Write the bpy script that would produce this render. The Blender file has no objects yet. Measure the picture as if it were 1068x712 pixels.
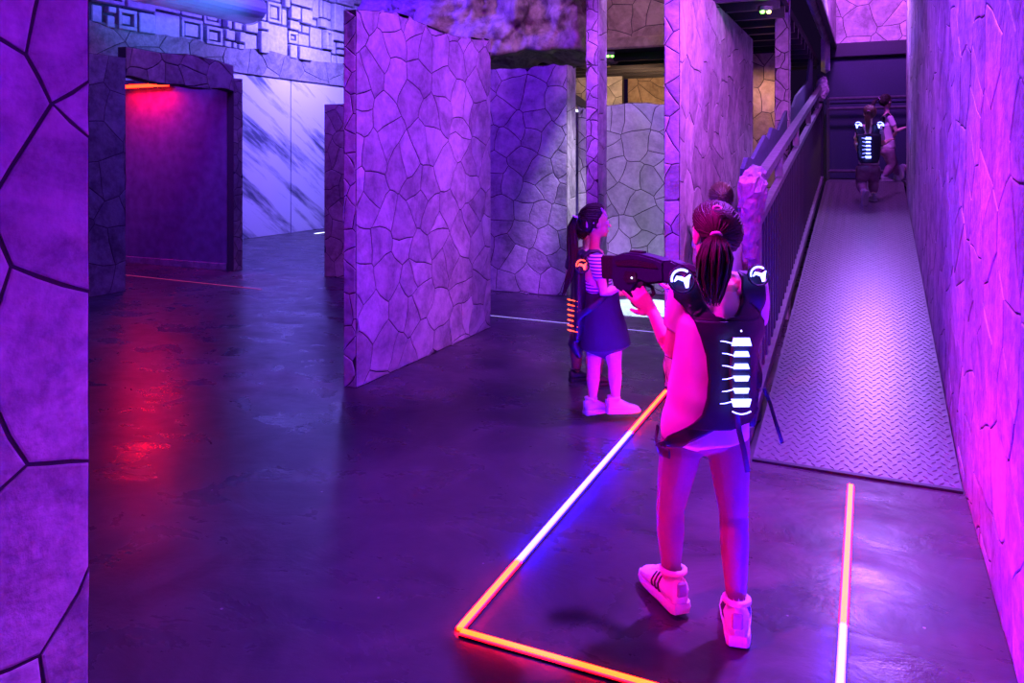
import bpy, bmesh, math, random
from mathutils import Vector, Matrix, noise
from mathutils.bvhtree import BVHTree
random.seed(7)
PI = math.pi
C = bpy.context.scene.collection
SC = bpy.context.scene
V = Vector

# ------------------------------------------------------------------ camera
F_PX, HY, EYE = 821.0, 162.0, 1.5          # focal length in pixels, horizon row, eye height
YAW = math.radians(24.5)
CA, SA = math.cos(YAW), math.sin(YAW)
cam = bpy.data.cameras.new('camera'); camo = bpy.data.objects.new('camera', cam); C.objects.link(camo)
cam.sensor_width = 36; cam.lens = F_PX / 1068 * 36; cam.shift_y = -(356 - HY) / 1068
cam.clip_end = 80
camo.location = (0, 0, EYE); camo.rotation_euler = (PI / 2, 0, YAW); SC.camera = camo

# ------------------------------------------------------------------ world and exposure
w = bpy.data.worlds.new('world'); SC.world = w; w.use_nodes = True
w.node_tree.nodes['Background'].inputs[0].default_value = (0.006, 0.002, 0.016, 1)
w.node_tree.nodes['Background'].inputs[1].default_value = 1.0
SC.view_settings.view_transform = 'Standard'; SC.view_settings.look = 'None'
SC.view_settings.exposure = 0.0; SC.view_settings.gamma = 1.0; SC.view_settings.use_curve_mapping = False

# ------------------------------------------------------------------ lights
def area(name, loc, target, size, power, col, size_y=None):
    l = bpy.data.lights.new(name, 'AREA'); l.energy = power; l.color = col; l.size = size
    if size_y: l.shape = 'RECTANGLE'; l.size_y = size_y
    o = bpy.data.objects.new(name, l); C.objects.link(o); o.location = loc
    o.rotation_euler = (V(target) - V(loc)).to_track_quat('-Z', 'Y').to_euler(); return o
def spot(name, loc, target, deg, power, col, blend=0.5, rad=0.06):
    l = bpy.data.lights.new(name, 'SPOT'); l.energy = power; l.color = col
    l.spot_size = math.radians(deg); l.spot_blend = blend; l.shadow_soft_size = rad
    o = bpy.data.objects.new(name, l); C.objects.link(o); o.location = loc
    o.rotation_euler = (V(target) - V(loc)).to_track_quat('-Z', 'Y').to_euler(); return o
MAG = (1.0, 0.0, 0.55)
spot('violet_spot_panel', (-0.5, 3.7, 4.8), (-3.0, 5.2, 1.35), 46, 1080, (0.33, 0.05, 1.0), 0.6, 0.15)
spot('violet_spot_near', (0.1, 0.2, 4.0), (-1.92, 0.9, 1.2), 52, 215, (0.30, 0.0, 1.0), 0.7, 0.12)
spot('violet_spot_wall', (-1.5, 3.4, 4.9), (0.38, 4.6, 1.4), 78, 1080, (0.29, 0.035, 1.0), 0.6, 0.15)
spot('violet_spot_floor', (0.05, 4.9, 4.8), (-0.2, 2.6, 0.0), 58, 3000, (0.36, 0.05, 1.0), 0.9, 0.12)
spot('violet_spot_ramp', (0.0, 10.6, 3.85), (-0.05, 7.0, 0.5), 58, 430, (0.40, 0.17, 1.0), 0.6, 0.06)
spot('lilac_spot_panel', (0.20, 4.5, 3.1), (-1.12, 6.0, 1.75), 80, 430, (0.66, 0.11, 1.0), 0.8, 0.12)
spot('blue_violet_front', (-2.3, 3.2, 4.7), (-2.55, 7.6, 2.1), 74, 430, (0.27, 0.0, 1.0), 0.5, 0.2)
spot('violet_spot_edge', (-3.0, 1.6, 4.4), (-3.07, 4.2, 1.25), 24, 420, (0.36, 0.02, 1.0), 0.6, 0.1)
spot('magenta_fill_post', (-1.1, 2.9, 3.8), (-0.62, 4.6, 1.12), 9, 420, (1.0, 0.0, 0.6), 0.6, 0.05)  # added narrow spot, only to tint the rail padding magenta
spot('warm_spot_fascia', (-2.3, 6.6, 4.6), (-2.2, 9.1, 3.1), 44, 120, (1.0, 0.62, 0.55), 0.7, 0.1)
area('violet_flood_upper', (-0.1, 9.6, 4.9), (0.0, 12.3, 3.9), 0.4, 210, (0.55, 0.09, 1.0))
spot('blue_spot_end', (0.1, 9.4, 4.2), (0.1, 12.2, 1.9), 50, 90, (0.10, 0.02, 1.0), 0.8, 0.1)
spot('magenta_spot', (-1.70, 1.9, 3.6), (0.34, 3.55, 0.55), 34, 480, MAG, 0.8, 0.08)
spot('magenta_spot_girl', (-1.75, 1.5, 3.0), (-0.52, 2.55, 0.98), 28, 560, (1.0, 0.0, 0.66), 0.7, 0.08)
spot('magenta_spot_low', (-0.35, 1.5, 2.1), (-1.38, 4.45, 0.55), 19, 340, (1.0, 0.0, 0.75), 0.7, 0.08)
spot('white_spot', (-1.95, 7.3, 2.75), (-2.03, 7.60, 0.0), 20, 9000, (0.60, 0.88, 1.0), 0.25, 0.02)
spot('pale_spot_mid', (-1.75, 6.4, 4.6), (-2.25, 8.3, 1.1), 40, 460, (0.64, 0.38, 1.0), 0.7, 0.15)
area('warm_flood_back', (-2.9, 10.4, 2.35), (-3.2, 12.1, 2.35), 0.3, 22, (1.0, 0.55, 0.28))
spot('warm_spot_passage', (-0.95, 8.62, 2.5), (-1.1, 9.3, 1.7), 100, 34, (1.0, 0.50, 0.30), 0.8, 0.04)
area('blue_flood_relief', (-7.6, 9.0, 5.2), (-10.2, 9.5, 3.6), 0.8, 160, (0.10, 0.045, 1.0))
area('lilac_flood_relief', (-7.8, 13.4, 5.2), (-10.2, 14.2, 4.2), 0.6, 24, (0.36, 0.12, 1.0))
area('pale_blue_flood', (-8.6, 12.2, 4.4), (-10.2, 12.2, 1.0), 0.6, 400, (0.20, 0.15, 1.0))
area('blue_flood_rock', (-5.6, 6.8, 4.6), (-5.0, 8.4, 3.2), 0.4, 170, (0.05, 0.005, 1.0))
spot('rock_spot', (-2.6, 5.6, 4.6), (-3.9, 8.4, 3.2), 36, 260, (0.62, 0.28, 0.85), 0.7, 0.15)
spot('lilac_spot_pillar', (-1.25, 5.2, 4.6), (-2.25, 6.9, 1.9), 18, 1100, (0.40, 0.08, 1.0), 0.7, 0.1)
spot('pale_spot_end', (-1.30, 7.0, 4.4), (-2.93, 8.02, 1.3), 13, 950, (0.75, 0.60, 1.0), 0.7, 0.1)
area('blue_flood_hall', (-6.2, 5.2, 4.9), (-7.8, 7.6, 1.0), 0.6, 80, (0.22, 0.06, 1.0))
spot('blue_spot_corridor', (-8.4, 5.6, 3.6), (-8.5, 7.8, 1.1), 60, 300, (0.12, 0.01, 1.0), 0.8, 0.1)
spot('blue_spot_duct', (-6.6, 8.3, 3.4), (-9.1, 8.6, 3.95), 50, 420, (0.07, 0.22, 1.0), 0.8, 0.1)

# ------------------------------------------------------------------ view helpers (pixel + one known coordinate -> room point)
def ray(px, py):
    x = (px - 534) / F_PX
    return V((x * CA - SA, x * SA + CA, -(py - HY) / F_PX))
def at_z(px, py, z=0.0):
    r = ray(px, py); return V((0, 0, EYE)) + r * ((z - EYE) / r.z)
def at_X(px, py, X):
    r = ray(px, py); return V((0, 0, EYE)) + r * (X / r.x)
def at_Y(px, py, Y):
    r = ray(px, py); return V((0, 0, EYE)) + r * (Y / r.y)
def at_d(px, py, d):
    return V((0, 0, EYE)) + ray(px, py) * d

# ------------------------------------------------------------------ materials
def new_mat(name):
    m = bpy.data.materials.new(name); m.use_nodes = True
    nt = m.node_tree; b = nt.nodes['Principled BSDF']; return m, nt, b
def plain(name, col, rough=0.6, metal=0.0, bump=0.0, bscale=60, spec=0.5, var=0.0):
    m, nt, b = new_mat(name); N = nt.nodes; L = nt.links
    b.inputs['Base Color'].default_value = (*col, 1); b.inputs['Roughness'].default_value = rough
    b.inputs['Metallic'].default_value = metal; b.inputs['Specular IOR Level'].default_value = spec
    tc = N.new('ShaderNodeTexCoord'); n = N.new('ShaderNodeTexNoise'); n.inputs['Scale'].default_value = bscale
    n.inputs['Detail'].default_value = 4; L.new(tc.outputs['Object'], n.inputs['Vector'])
    if bump:
        bp = N.new('ShaderNodeBump'); bp.inputs['Strength'].default_value = bump; bp.inputs['Distance'].default_value = 0.01
        L.new(n.outputs['Fac'], bp.inputs['Height']); L.new(bp.outputs['Normal'], b.inputs['Normal'])
    if var:
        mx = N.new('ShaderNodeMix'); mx.data_type = 'RGBA'
        mx.inputs['A'].default_value = (*[c * (1 - var) for c in col], 1); mx.inputs['B'].default_value = (*[min(1, c * (1 + var)) for c in col], 1)
        L.new(n.outputs['Fac'], mx.inputs['Factor']); L.new(mx.outputs['Result'], b.inputs['Base Color'])
    return m
def emit(name, col, strength):
    m, nt, b = new_mat(name)
    b.inputs['Base Color'].default_value = (*[min(1, c) for c in col], 1)
    b.inputs['Emission Color'].default_value = (*col, 1); b.inputs['Emission Strength'].default_value = strength
    return m
def stone_mat(name, lo, hi, scale=3.0):
    """painted plaster stone: cloudy mottling, per-stone value shift, fine relief"""
    m, nt, b = new_mat(name); N = nt.nodes; L = nt.links
    tc = N.new('ShaderNodeTexCoord'); oi = N.new('ShaderNodeObjectInfo')
    add = N.new('ShaderNodeVectorMath'); add.operation = 'ADD'
    mul = N.new('ShaderNodeVectorMath'); mul.operation = 'SCALE'; mul.inputs['Scale'].default_value = 9.0
    cx = N.new('ShaderNodeCombineXYZ'); L.new(oi.outputs['Random'], cx.inputs[0]); L.new(oi.outputs['Random'], cx.inputs[2])
    L.new(cx.outputs[0], mul.inputs[0]); L.new(tc.outputs['Object'], add.inputs[0]); L.new(mul.outputs[0], add.inputs[1])
    n1 = N.new('ShaderNodeTexNoise'); n1.inputs['Scale'].default_value = scale; n1.inputs['Detail'].default_value = 6; n1.inputs['Roughness'].default_value = 0.62; n1.inputs['Distortion'].default_value = 0.9
    L.new(add.outputs[0], n1.inputs['Vector'])
    r = N.new('ShaderNodeValToRGB'); r.color_ramp.elements[0].position = 0.38; r.color_ramp.elements[0].color = (*lo, 1)
    r.color_ramp.elements[1].position = 0.58; r.color_ramp.elements[1].color = (*hi, 1)
    n3 = N.new('ShaderNodeTexNoise'); n3.inputs['Scale'].default_value = scale * 4.5; n3.inputs['Detail'].default_value = 6; n3.inputs['Roughness'].default_value = 0.7; L.new(add.outputs[0], n3.inputs['Vector'])
    mxf = N.new('ShaderNodeMix'); mxf.inputs['Factor'].default_value = 0.38; L.new(n1.outputs['Fac'], mxf.inputs['A']); L.new(n3.outputs['Fac'], mxf.inputs['B'])
    L.new(mxf.outputs['Result'], r.inputs['Fac'])
    hv = N.new('ShaderNodeHueSaturation'); mr = N.new('ShaderNodeMapRange'); mr.inputs['To Min'].default_value = 0.78; mr.inputs['To Max'].default_value = 1.12
    L.new(oi.outputs['Random'], mr.inputs['Value']); L.new(mr.outputs[0], hv.inputs['Value']); L.new(r.outputs[0], hv.inputs['Color'])
    L.new(hv.outputs[0], b.inputs['Base Color'])
    b.inputs['Roughness'].default_value = 0.72; b.inputs['Specular IOR Level'].default_value = 0.25
    n2 = N.new('ShaderNodeTexNoise'); n2.inputs['Scale'].default_value = 22; n2.inputs['Detail'].default_value = 5; L.new(tc.outputs['Object'], n2.inputs['Vector'])
    bp = N.new('ShaderNodeBump'); bp.inputs['Strength'].default_value = 0.4; bp.inputs['Distance'].default_value = 0.02
    L.new(n2.outputs['Fac'], bp.inputs['Height']); L.new(bp.outputs['Normal'], b.inputs['Normal'])
    return m
def floor_mat():
    m, nt, b = new_mat('polished_concrete'); N = nt.nodes; L = nt.links; b.inputs['Specular IOR Level'].default_value = 0.36
    tc = N.new('ShaderNodeTexCoord')
    n1 = N.new('ShaderNodeTexNoise'); n1.inputs['Scale'].default_value = 1.5; n1.inputs['Detail'].default_value = 9; n1.inputs['Roughness'].default_value = 0.66; n1.inputs['Distortion'].default_value = 0.8
    L.new(tc.outputs['Object'], n1.inputs['Vector'])
    r = N.new('ShaderNodeValToRGB'); r.color_ramp.elements[0].position = 0.3; r.color_ramp.elements[0].color = (0.024, 0.022, 0.026, 1)
    r.color_ramp.elements[1].position = 0.72; r.color_ramp.elements[1].color = (0.10, 0.092, 0.10, 1)
    L.new(n1.outputs['Fac'], r.inputs['Fac'])
    vo = N.new('ShaderNodeTexVoronoi'); vo.inputs['Scale'].default_value = 5.5; L.new(tc.outputs['Object'], vo.inputs['Vector'])
    lt = N.new('ShaderNodeMath'); lt.operation = 'LESS_THAN'; lt.inputs[1].default_value = 0.028; L.new(vo.outputs['Distance'], lt.inputs[0])
    mx = N.new('ShaderNodeMix'); mx.data_type = 'RGBA'; mx.inputs['B'].default_value = (0.42, 0.40, 0.42, 1)
    L.new(lt.outputs[0], mx.inputs['Factor']); L.new(r.outputs[0], mx.inputs['A']); L.new(mx.outputs['Result'], b.inputs['Base Color'])
    mp = N.new('ShaderNodeMapping'); mp.inputs['Scale'].default_value = (1.0, 1.5, 1); mp.inputs['Rotation'].default_value = (0, 0, 0.4); L.new(tc.outputs['Object'], mp.inputs['Vector'])
    n2 = N.new('ShaderNodeTexNoise'); n2.inputs['Scale'].default_value = 2.6; n2.inputs['Detail'].default_value = 8; n2.inputs['Roughness'].default_value = 0.62; n2.inputs['Distortion'].default_value = 0.5
    L.new(mp.outputs[0], n2.inputs['Vector'])
    mr = N.new('ShaderNodeMapRange'); mr.inputs['From Min'].default_value = 0.3; mr.inputs['From Max'].default_value = 0.7
    mr.inputs['To Min'].default_value = 0.20; mr.inputs['To Max'].default_value = 0.42
    L.new(n2.outputs['Fac'], mr.inputs['Value']); L.new(mr.outputs[0], b.inputs['Roughness'])
    bp = N.new('ShaderNodeBump'); bp.inputs['Strength'].default_value = 0.10; bp.inputs['Distance'].default_value = 0.05
    L.new(n2.outputs['Fac'], bp.inputs['Height']); L.new(bp.outputs['Normal'], b.inputs['Normal'])
    return m
def marble_mat():
    m, nt, b = new_mat('streaked_white_panel'); N = nt.nodes; L = nt.links
    tc = N.new('ShaderNodeTexCoord'); mp = N.new('ShaderNodeMapping')
    mp.inputs['Scale'].default_value = (0.30, 1, 2.4); mr_ = N.new('ShaderNodeMapping'); mr_.inputs['Rotation'].default_value = (0, math.radians(-33), 0)
    oi = N.new('ShaderNodeObjectInfo'); L.new(oi.outputs['Location'], mr_.inputs['Location']); L.new(tc.outputs['Object'], mr_.inputs['Vector']); L.new(mr_.outputs[0], mp.inputs['Vector'])
    n1 = N.new('ShaderNodeTexNoise'); n1.inputs['Scale'].default_value = 1.9; n1.inputs['Detail'].default_value = 7; n1.inputs['Roughness'].default_value = 0.62; n1.inputs['Distortion'].default_value = 0.2
    L.new(mp.outputs[0], n1.inputs['Vector'])
    r = N.new('ShaderNodeValToRGB'); r.color_ramp.elements[0].position = 0.36; r.color_ramp.elements[0].color = (0.10, 0.11, 0.16, 1)
    r.color_ramp.elements[1].position = 0.52; r.color_ramp.elements[1].color = (0.75, 0.76, 0.8, 1)
    L.new(n1.outputs['Fac'], r.inputs['Fac']); L.new(r.outputs[0], b.inputs['Base Color']); b.inputs['Roughness'].default_value = 0.5
    return m
def stripe_mat(name, a, c, freq, axis=2):
    m, nt, b = new_mat(name); N = nt.nodes; L = nt.links
    tc = N.new('ShaderNodeTexCoord'); wv = N.new('ShaderNodeTexWave'); wv.bands_direction = 'XYZ'[axis]; wv.inputs['Scale'].default_value = freq; wv.inputs['Distortion'].default_value = 0.4
    L.new(tc.outputs['Object'], wv.inputs['Vector'])
    r = N.new('ShaderNodeValToRGB'); r.color_ramp.elements[0].position = 0.45; r.color_ramp.elements[0].color = (*a, 1); r.color_ramp.elements[1].position = 0.55; r.color_ramp.elements[1].color = (*c, 1)
    L.new(wv.outputs['Fac'], r.inputs['Fac']); L.new(r.outputs[0], b.inputs['Base Color']); b.inputs['Roughness'].default_value = 0.8
    return m
M = dict(
    stone=stone_mat('painted_stone', (0.30, 0.29, 0.30), (0.68, 0.65, 0.65)),
    stone_grey=stone_mat('painted_stone_grey', (0.40, 0.40, 0.40), (0.66, 0.65, 0.64)),
    stone_brown=stone_mat('painted_stone_brown', (0.26, 0.19, 0.14), (0.52, 0.40, 0.30)),
    stone_dark=stone_mat('painted_stone_dark', (0.16, 0.14, 0.15), (0.36, 0.32, 0.33)),
    stone_yellow=stone_mat('painted_stone_yellow', (0.6, 0.40, 0.06), (0.8, 0.6, 0.12)),
    mortar=plain('dark_joint_paint', (0.05, 0.042, 0.05), 0.9, bump=0.2, var=0.3),
    rock=stone_mat('carved_rock', (0.20, 0.15, 0.12), (0.70, 0.58, 0.48), 2.6),
    floor=floor_mat(), marble=marble_mat(),
    blue_wall=plain('dark_plaster', (0.16, 0.14, 0.22), 0.65, bump=0.5, bscale=7, var=0.6),
    relief=plain('carved_relief', (0.42, 0.42, 0.48), 0.6, bump=0.4, bscale=14, var=0.45),
    relief_dark=plain('relief_recess', (0.07, 0.07, 0.1), 0.8, var=0.4),
    duct=plain('pale_duct', (0.6, 0.65, 0.7), 0.35, 0.3, bump=0.1, var=0.15),
    black=plain('black_panel', (0.025, 0.028, 0.07), 0.45, bump=0.1, var=0.3),
    steel=plain('black_steel', (0.045, 0.045, 0.06), 0.4, 0.3, bump=0.05, var=0.2),
    rail=plain('worn_grey_rail', (0.20, 0.185, 0.22), 0.45, 0.3, bump=0.3, bscale=18, var=0.5),
    plate=plain('tread_plate', (0.24, 0.24, 0.26), 0.34, 0.7, bump=0.15, bscale=30, var=0.3),
    board=plain('jagged_board_paint', (0.07, 0.08, 0.16), 0.6, bump=0.2, bscale=12, var=0.4),
    padding=plain('crumpled_padding', (0.34, 0.30, 0.33), 0.6, bump=0.9, bscale=26, var=0.8),
    ceiling=plain('dark_ceiling', (0.02, 0.02, 0.025), 0.9, var=0.3),
    skin=plain('skin', (0.72, 0.47, 0.37), 0.5, bump=0.05, bscale=90, var=0.08),
    hair=plain('brown_hair', (0.028, 0.017, 0.014), 0.5, spec=0.3, bump=0.3, bscale=160, var=0.5),
    hair_light=plain('light_brown_hair', (0.14, 0.08, 0.05), 0.4, bump=0.3, bscale=160, var=0.4),
    shirt=plain('pale_cotton', (0.78, 0.62, 0.70), 0.85, bump=0.5, bscale=9, var=0.12),
    leggings=plain('pink_leggings', (0.26, 0.105, 0.165), 0.75, bump=0.4, bscale=16, var=0.15),
    white=plain('white_shoe', (0.80, 0.78, 0.80), 0.6, bump=0.15, var=0.08),
    grey_shoe=plain('grey_shoe', (0.42, 0.40, 0.46), 0.6, bump=0.15, var=0.2),
    black_shoe=plain('black_shoe', (0.05, 0.05, 0.06), 0.6, bump=0.15, var=0.2),
    sock=plain('pink_sock', (0.7, 0.35, 0.52), 0.9, bump=0.4, bscale=70),
    vest=plain('navy_vest', (0.014, 0.015, 0.035), 0.5, bump=0.25, bscale=40, var=0.3),
    strap=plain('webbing_strap', (0.03, 0.03, 0.05), 0.6, bump=0.3, bscale=120),
    skirt=plain('dark_skirt', (0.022, 0.022, 0.05), 0.8, bump=0.5, bscale=12, var=0.4),
    camo=plain('mottled_trousers', (0.30, 0.16, 0.26), 0.85, bump=0.4, bscale=13, var=0.8),
    blaster=plain('blaster_shell', (0.022, 0.024, 0.075), 0.38, bump=0.05, var=0.3),
    blaster_edge=plain('blaster_grip', (0.02, 0.02, 0.03), 0.5, bump=0.3, bscale=150),
    eye_white=plain('eye_white', (0.8, 0.8, 0.8), 0.3), iris=plain('iris', (0.05, 0.03, 0.02), 0.2), lip=plain('lip', (0.55, 0.22, 0.22), 0.5),
    striped=stripe_mat('striped_cotton', (0.75, 0.75, 0.78), (0.10, 0.10, 0.22), 17),
    tie=plain('hair_tie', (0.75, 0.55, 0.65), 0.6),
    stripe=plain('dark_stripe', (0.05, 0.04, 0.06), 0.6),
    patch=plain('grey_plastic', (0.30, 0.32, 0.42), 0.5),
    led_white=emit('led_white_blue', (0.80, 0.86, 520.0), 1.0), bloom_blue=emit('bloom_blue', (0.6, 0.35, 520.0), 1.0), bloom_red=emit('bloom_red', (70.0, 0.04, 0.2), 1.0),  # blue and red edge emission paints the bloom of the strips
    led_orange=emit('led_orange', (60.0, 0.55, 0.04), 1.0),
    led_red=emit('led_red', (40.0, 0.22, 0.03), 1.0),
    led_line=emit('led_thin_line', (0.42, 0.36, 0.75), 1.0),
    led_line_red=emit('led_thin_line_red', (0.30, 0.02, 0.09), 1.0),
    led_pale=emit('led_pale', (1.6, 1.8, 2.2), 1.5),
    vest_light=emit('vest_light', (0.75, 0.95, 5.5), 1.6),
    vest_orange=emit('vest_orange_light', (2.6, 0.20, 0.05), 1.2),
    lamp_green=emit('lamp_green', (0.5, 3.0, 0.25), 2.0), lamp_amber=emit('lamp_amber', (2.4, 1.6, 0.4), 2.0),
    dot=emit('indicator_dot', (1.5, 1.6, 2.5), 1.2),
)

# ------------------------------------------------------------------ object helpers
def obj(name, bm_or_me, m, parent=None, smooth=False):
    if isinstance(bm_or_me, bmesh.types.BMesh):
        me = bpy.data.meshes.new(name); bm_or_me.normal_update(); bm_or_me.to_mesh(me); bm_or_me.free()
    else: me = bm_or_me
    if smooth:
        for p in me.polygons: p.use_smooth = True
    if m is not None:
        me.materials.clear(); me.materials.append(m)
    o = bpy.data.objects.new(name, me); C.objects.link(o)
    if parent: o.parent = parent
    return o
def thing(name, label, cat, loc=(0, 0, 0), rotz=0.0, group=None):
    o = bpy.data.objects.new(name, None); C.objects.link(o); o.empty_display_size = 0.1
    o.location = loc; o.rotation_euler = (0, 0, rotz); o['label'] = label; o['category'] = cat
    if group: o['group'] = group
    return o
def tag(o, label, cat, group=None):
    o['label'] = label; o['category'] = cat
    if group: o['group'] = group
    return o
def structure(o): o['kind'] = 'structure'; return o
def box(bm, x0, x1, y0, y1, z0, z1, mat=None, bevel=0.0):
    vs = [bm.verts.new((x, y, z)) for x in (x0, x1) for y in (y0, y1) for z in (z0, z1)]
    if mat is not None:
        for v in vs: v.co = mat @ v.co
    f = [(0, 1, 3, 2), (4, 6, 7, 5), (0, 4, 5, 1), (2, 3, 7, 6), (0, 2, 6, 4), (1, 5, 7, 3)]
    fs = [bm.faces.new([vs[i] for i in q]) for q in f]
    if bevel:
        es = list({e for q in fs for e in q.edges})
        bmesh.ops.bevel(bm, geom=es, offset=bevel, segments=1, affect='EDGES')
def boxbm(*a, **k):
    bm = bmesh.new(); box(bm, *a, **k); return bm
def prism(bm, pts, mapf, h0, h1):
    """polygon pts (s,t) between heights h0 and h1 through mapf(s,t,h)"""
    a = [bm.verts.new(mapf(s, t, h0)) for s, t in pts]; b = [bm.verts.new(mapf(s, t, h1)) for s, t in pts]; n = len(pts)
    bm.faces.new(list(reversed(a))); bm.faces.new(b)
    for i in range(n): bm.faces.new((a[i], a[(i + 1) % n], b[(i + 1) % n], b[i]))
    bmesh.ops.recalc_face_normals(bm, faces=bm.faces)
def tube(bm, pts, rad, side=None, seg=12, caps=True):
    """closed lofted tube; rad entries are r or (r_side, r_other)"""
    pts = [V(p) for p in pts]; n = len(pts); rings = []
    prev = None
    for i, p in enumerate(pts):
        t = (pts[min(i + 1, n - 1)] - pts[max(i - 1, 0)]).normalized()
        s = V(side) if side is not None else (prev if prev is not None else (V((0, 0, 1)) if abs(t.z) < 0.9 else V((1, 0, 0))))
        s = s - t * s.dot(t)
        if s.length < 1e-4: s = t.orthogonal()
        s.normalize(); prev = s; u = t.cross(s)
        r = rad[i] if isinstance(rad, list) else rad
        ra, rb = r if isinstance(r, (list, tuple)) else (r, r)
        rings.append([bm.verts.new(p + s * (ra * math.cos(2 * PI * k / seg)) + u * (rb * math.sin(2 * PI * k / seg))) for k in range(seg)])
    for a, b in zip(rings, rings[1:]):
        for k in range(seg): bm.faces.new((a[k], a[(k + 1) % seg], b[(k + 1) % seg], b[k]))
    if caps:
        for ring, p, q in ((rings[0], pts[0], pts[1]), (rings[-1], pts[-1], pts[-2])):
            r = rad if not isinstance(rad, list) else (rad[0] if ring is rings[0] else rad[-1])
            rr = min(r) if isinstance(r, (list, tuple)) else r
            c = bm.verts.new(p + (p - q).normalized() * rr * 0.6)
            for k in range(seg): bm.faces.new((ring[k], ring[(k + 1) % seg], c))
def ell(bm, c, ax, ay, az, seg=16, rings=10):
    """ellipsoid with three axis vectors"""
    c, ax, ay, az = V(c), V(ax), V(ay), V(az); rows = []
    top = bm.verts.new(c + az); bot = bm.verts.new(c - az)
    for i in range(1, rings):
        th = PI * i / rings
        rows.append([bm.verts.new(c + az * math.cos(th) + (ax * math.cos(2 * PI * k / seg) + ay * math.sin(2 * PI * k / seg)) * math.sin(th)) for k in range(seg)])
    for k in range(seg):
        bm.faces.new((top, rows[0][k], rows[0][(k + 1) % seg])); bm.faces.new((bot, rows[-1][(k + 1) % seg], rows[-1][k]))
    for a, b in zip(rows, rows[1:]):
        for k in range(seg): bm.faces.new((a[k], b[k], b[(k + 1) % seg], a[(k + 1) % seg]))
def fuse(bm, voxel, smooth=7):
    """one continuous surface out of overlapping volumes"""
    bmesh.ops.recalc_face_normals(bm, faces=bm.faces)
    me = bpy.data.meshes.new('tmp'); bm.to_mesh(me); bm.free()
    o = bpy.data.objects.new('tmp', me); C.objects.link(o)
    r = o.modifiers.new('r', 'REMESH'); r.mode = 'VOXEL'; r.voxel_size = voxel
    s = o.modifiers.new('s', 'SMOOTH'); s.factor = 0.5; s.iterations = smooth
    dg = bpy.context.evaluated_depsgraph_get(); dg.update()
    out = bpy.data.meshes.new_from_object(o.evaluated_get(dg))
    bpy.data.objects.remove(o); bpy.data.meshes.remove(me)
    return out

# ------------------------------------------------------------------ cracked-stone surfaces
def voronoi(L, H, cell, seed):
    rnd = random.Random(seed); nx = max(1, round(L / cell)); nz = max(1, round(H / cell)); P = []
    for i in range(-1, nx + 1):
        for j in range(-1, nz + 1):
            P.append(((i + 0.5 + (0.25 if j % 2 else -0.25) + rnd.uniform(-0.5, 0.5)) * L / nx, (j + 0.5 + rnd.uniform(-0.5, 0.5)) * H / nz))
    out = []
    for a, (px, pz) in enumerate(P):
        poly = [(0, 0), (L, 0), (L, H), (0, H)]
        for b, (qx, qz) in enumerate(P):
            if a == b or (qx - px) ** 2 + (qz - pz) ** 2 > (3.2 * cell) ** 2: continue
            mx, mz, nx_, nz_ = (px + qx) / 2, (pz + qz) / 2, qx - px, qz - pz; new = []
            for k in range(len(poly)):
                p, q = poly[k], poly[(k + 1) % len(poly)]
                dp = (p[0] - mx) * nx_ + (p[1] - mz) * nz_; dq = (q[0] - mx) * nx_ + (q[1] - mz) * nz_
                if dp <= 0: new.append(p)
                if dp * dq < 0:
                    t = dp / (dp - dq); new.append((p[0] + (q[0] - p[0]) * t, p[1] + (q[1] - p[1]) * t))
            poly = new
            if len(poly) < 3: break
        if len(poly) >= 3: out.append(poly)
    return out
def cells(L, H, cell, seed, top=None, gap=0.005, warp=0.05):
    """stone outlines: voronoi cells with bent edges, cut to the outline"""
    res = []
    for poly in voronoi(L, H, cell, seed):
        pts = []
        for k in range(len(poly)):
            p, q = poly[k], poly[(k + 1) % len(poly)]; d = math.hypot(q[0] - p[0], q[1] - p[1])
            n = 3 if d > cell * 0.35 else (2 if d > cell * 0.15 else 1)
            for i in range(n):
                t = i / n; x, z = p[0] + (q[0] - p[0]) * t, p[1] + (q[1] - p[1]) * t
                v = V((x * 1.1 / cell + seed * 3.1, z * 1.1 / cell, seed)); wx, wz = noise.noise(v) * warp, noise.noise(v + V((31, 7, 3))) * warp
                if 0.001 < x < L - 0.001: x = min(L - 0.002, max(0.002, x + wx))
                if 0.001 < z < H - 0.001: z = min(H - 0.002, max(0.002, z + wz))
                if top: z = min(z, top(x))
                pts.append((x, z))
        cl = []
        for p in pts:
            if not cl or math.hypot(p[0] - cl[-1][0], p[1] - cl[-1][1]) > 0.006: cl.append(p)
        if len(cl) > 2 and math.hypot(cl[0][0] - cl[-1][0], cl[0][1] - cl[-1][1]) < 0.006: cl.pop()
        if len(cl) < 3: continue
        A = sum(cl[i][0] * cl[(i + 1) % len(cl)][1] - cl[(i + 1) % len(cl)][0] * cl[i][1] for i in range(len(cl))) / 2
        if A < 0.0016: continue
        res.append((cl, A))
    return res
def inset(poly, d):
    n = len(poly); out = []
    for i in range(n):
        p0, p, p1 = poly[i - 1], poly[i], poly[(i + 1) % n]
        e0 = V((p[0] - p0[0], p[1] - p0[1])); e1 = V((p1[0] - p[0], p1[1] - p[1]))
        e0 = e0.normalized() if e0.length > 0 else e1.normalized(); e1 = e1.normalized() if e1.length > 0 else e0
        nn = V((-e0.y - e1.y, e0.x + e1.x)); nn = nn.normalized() if nn.length > 1e-3 else V((-e0.y, e0.x))
        out.append((p[0] + nn.x * d, p[1] + nn.y * d))
    return out
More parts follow.
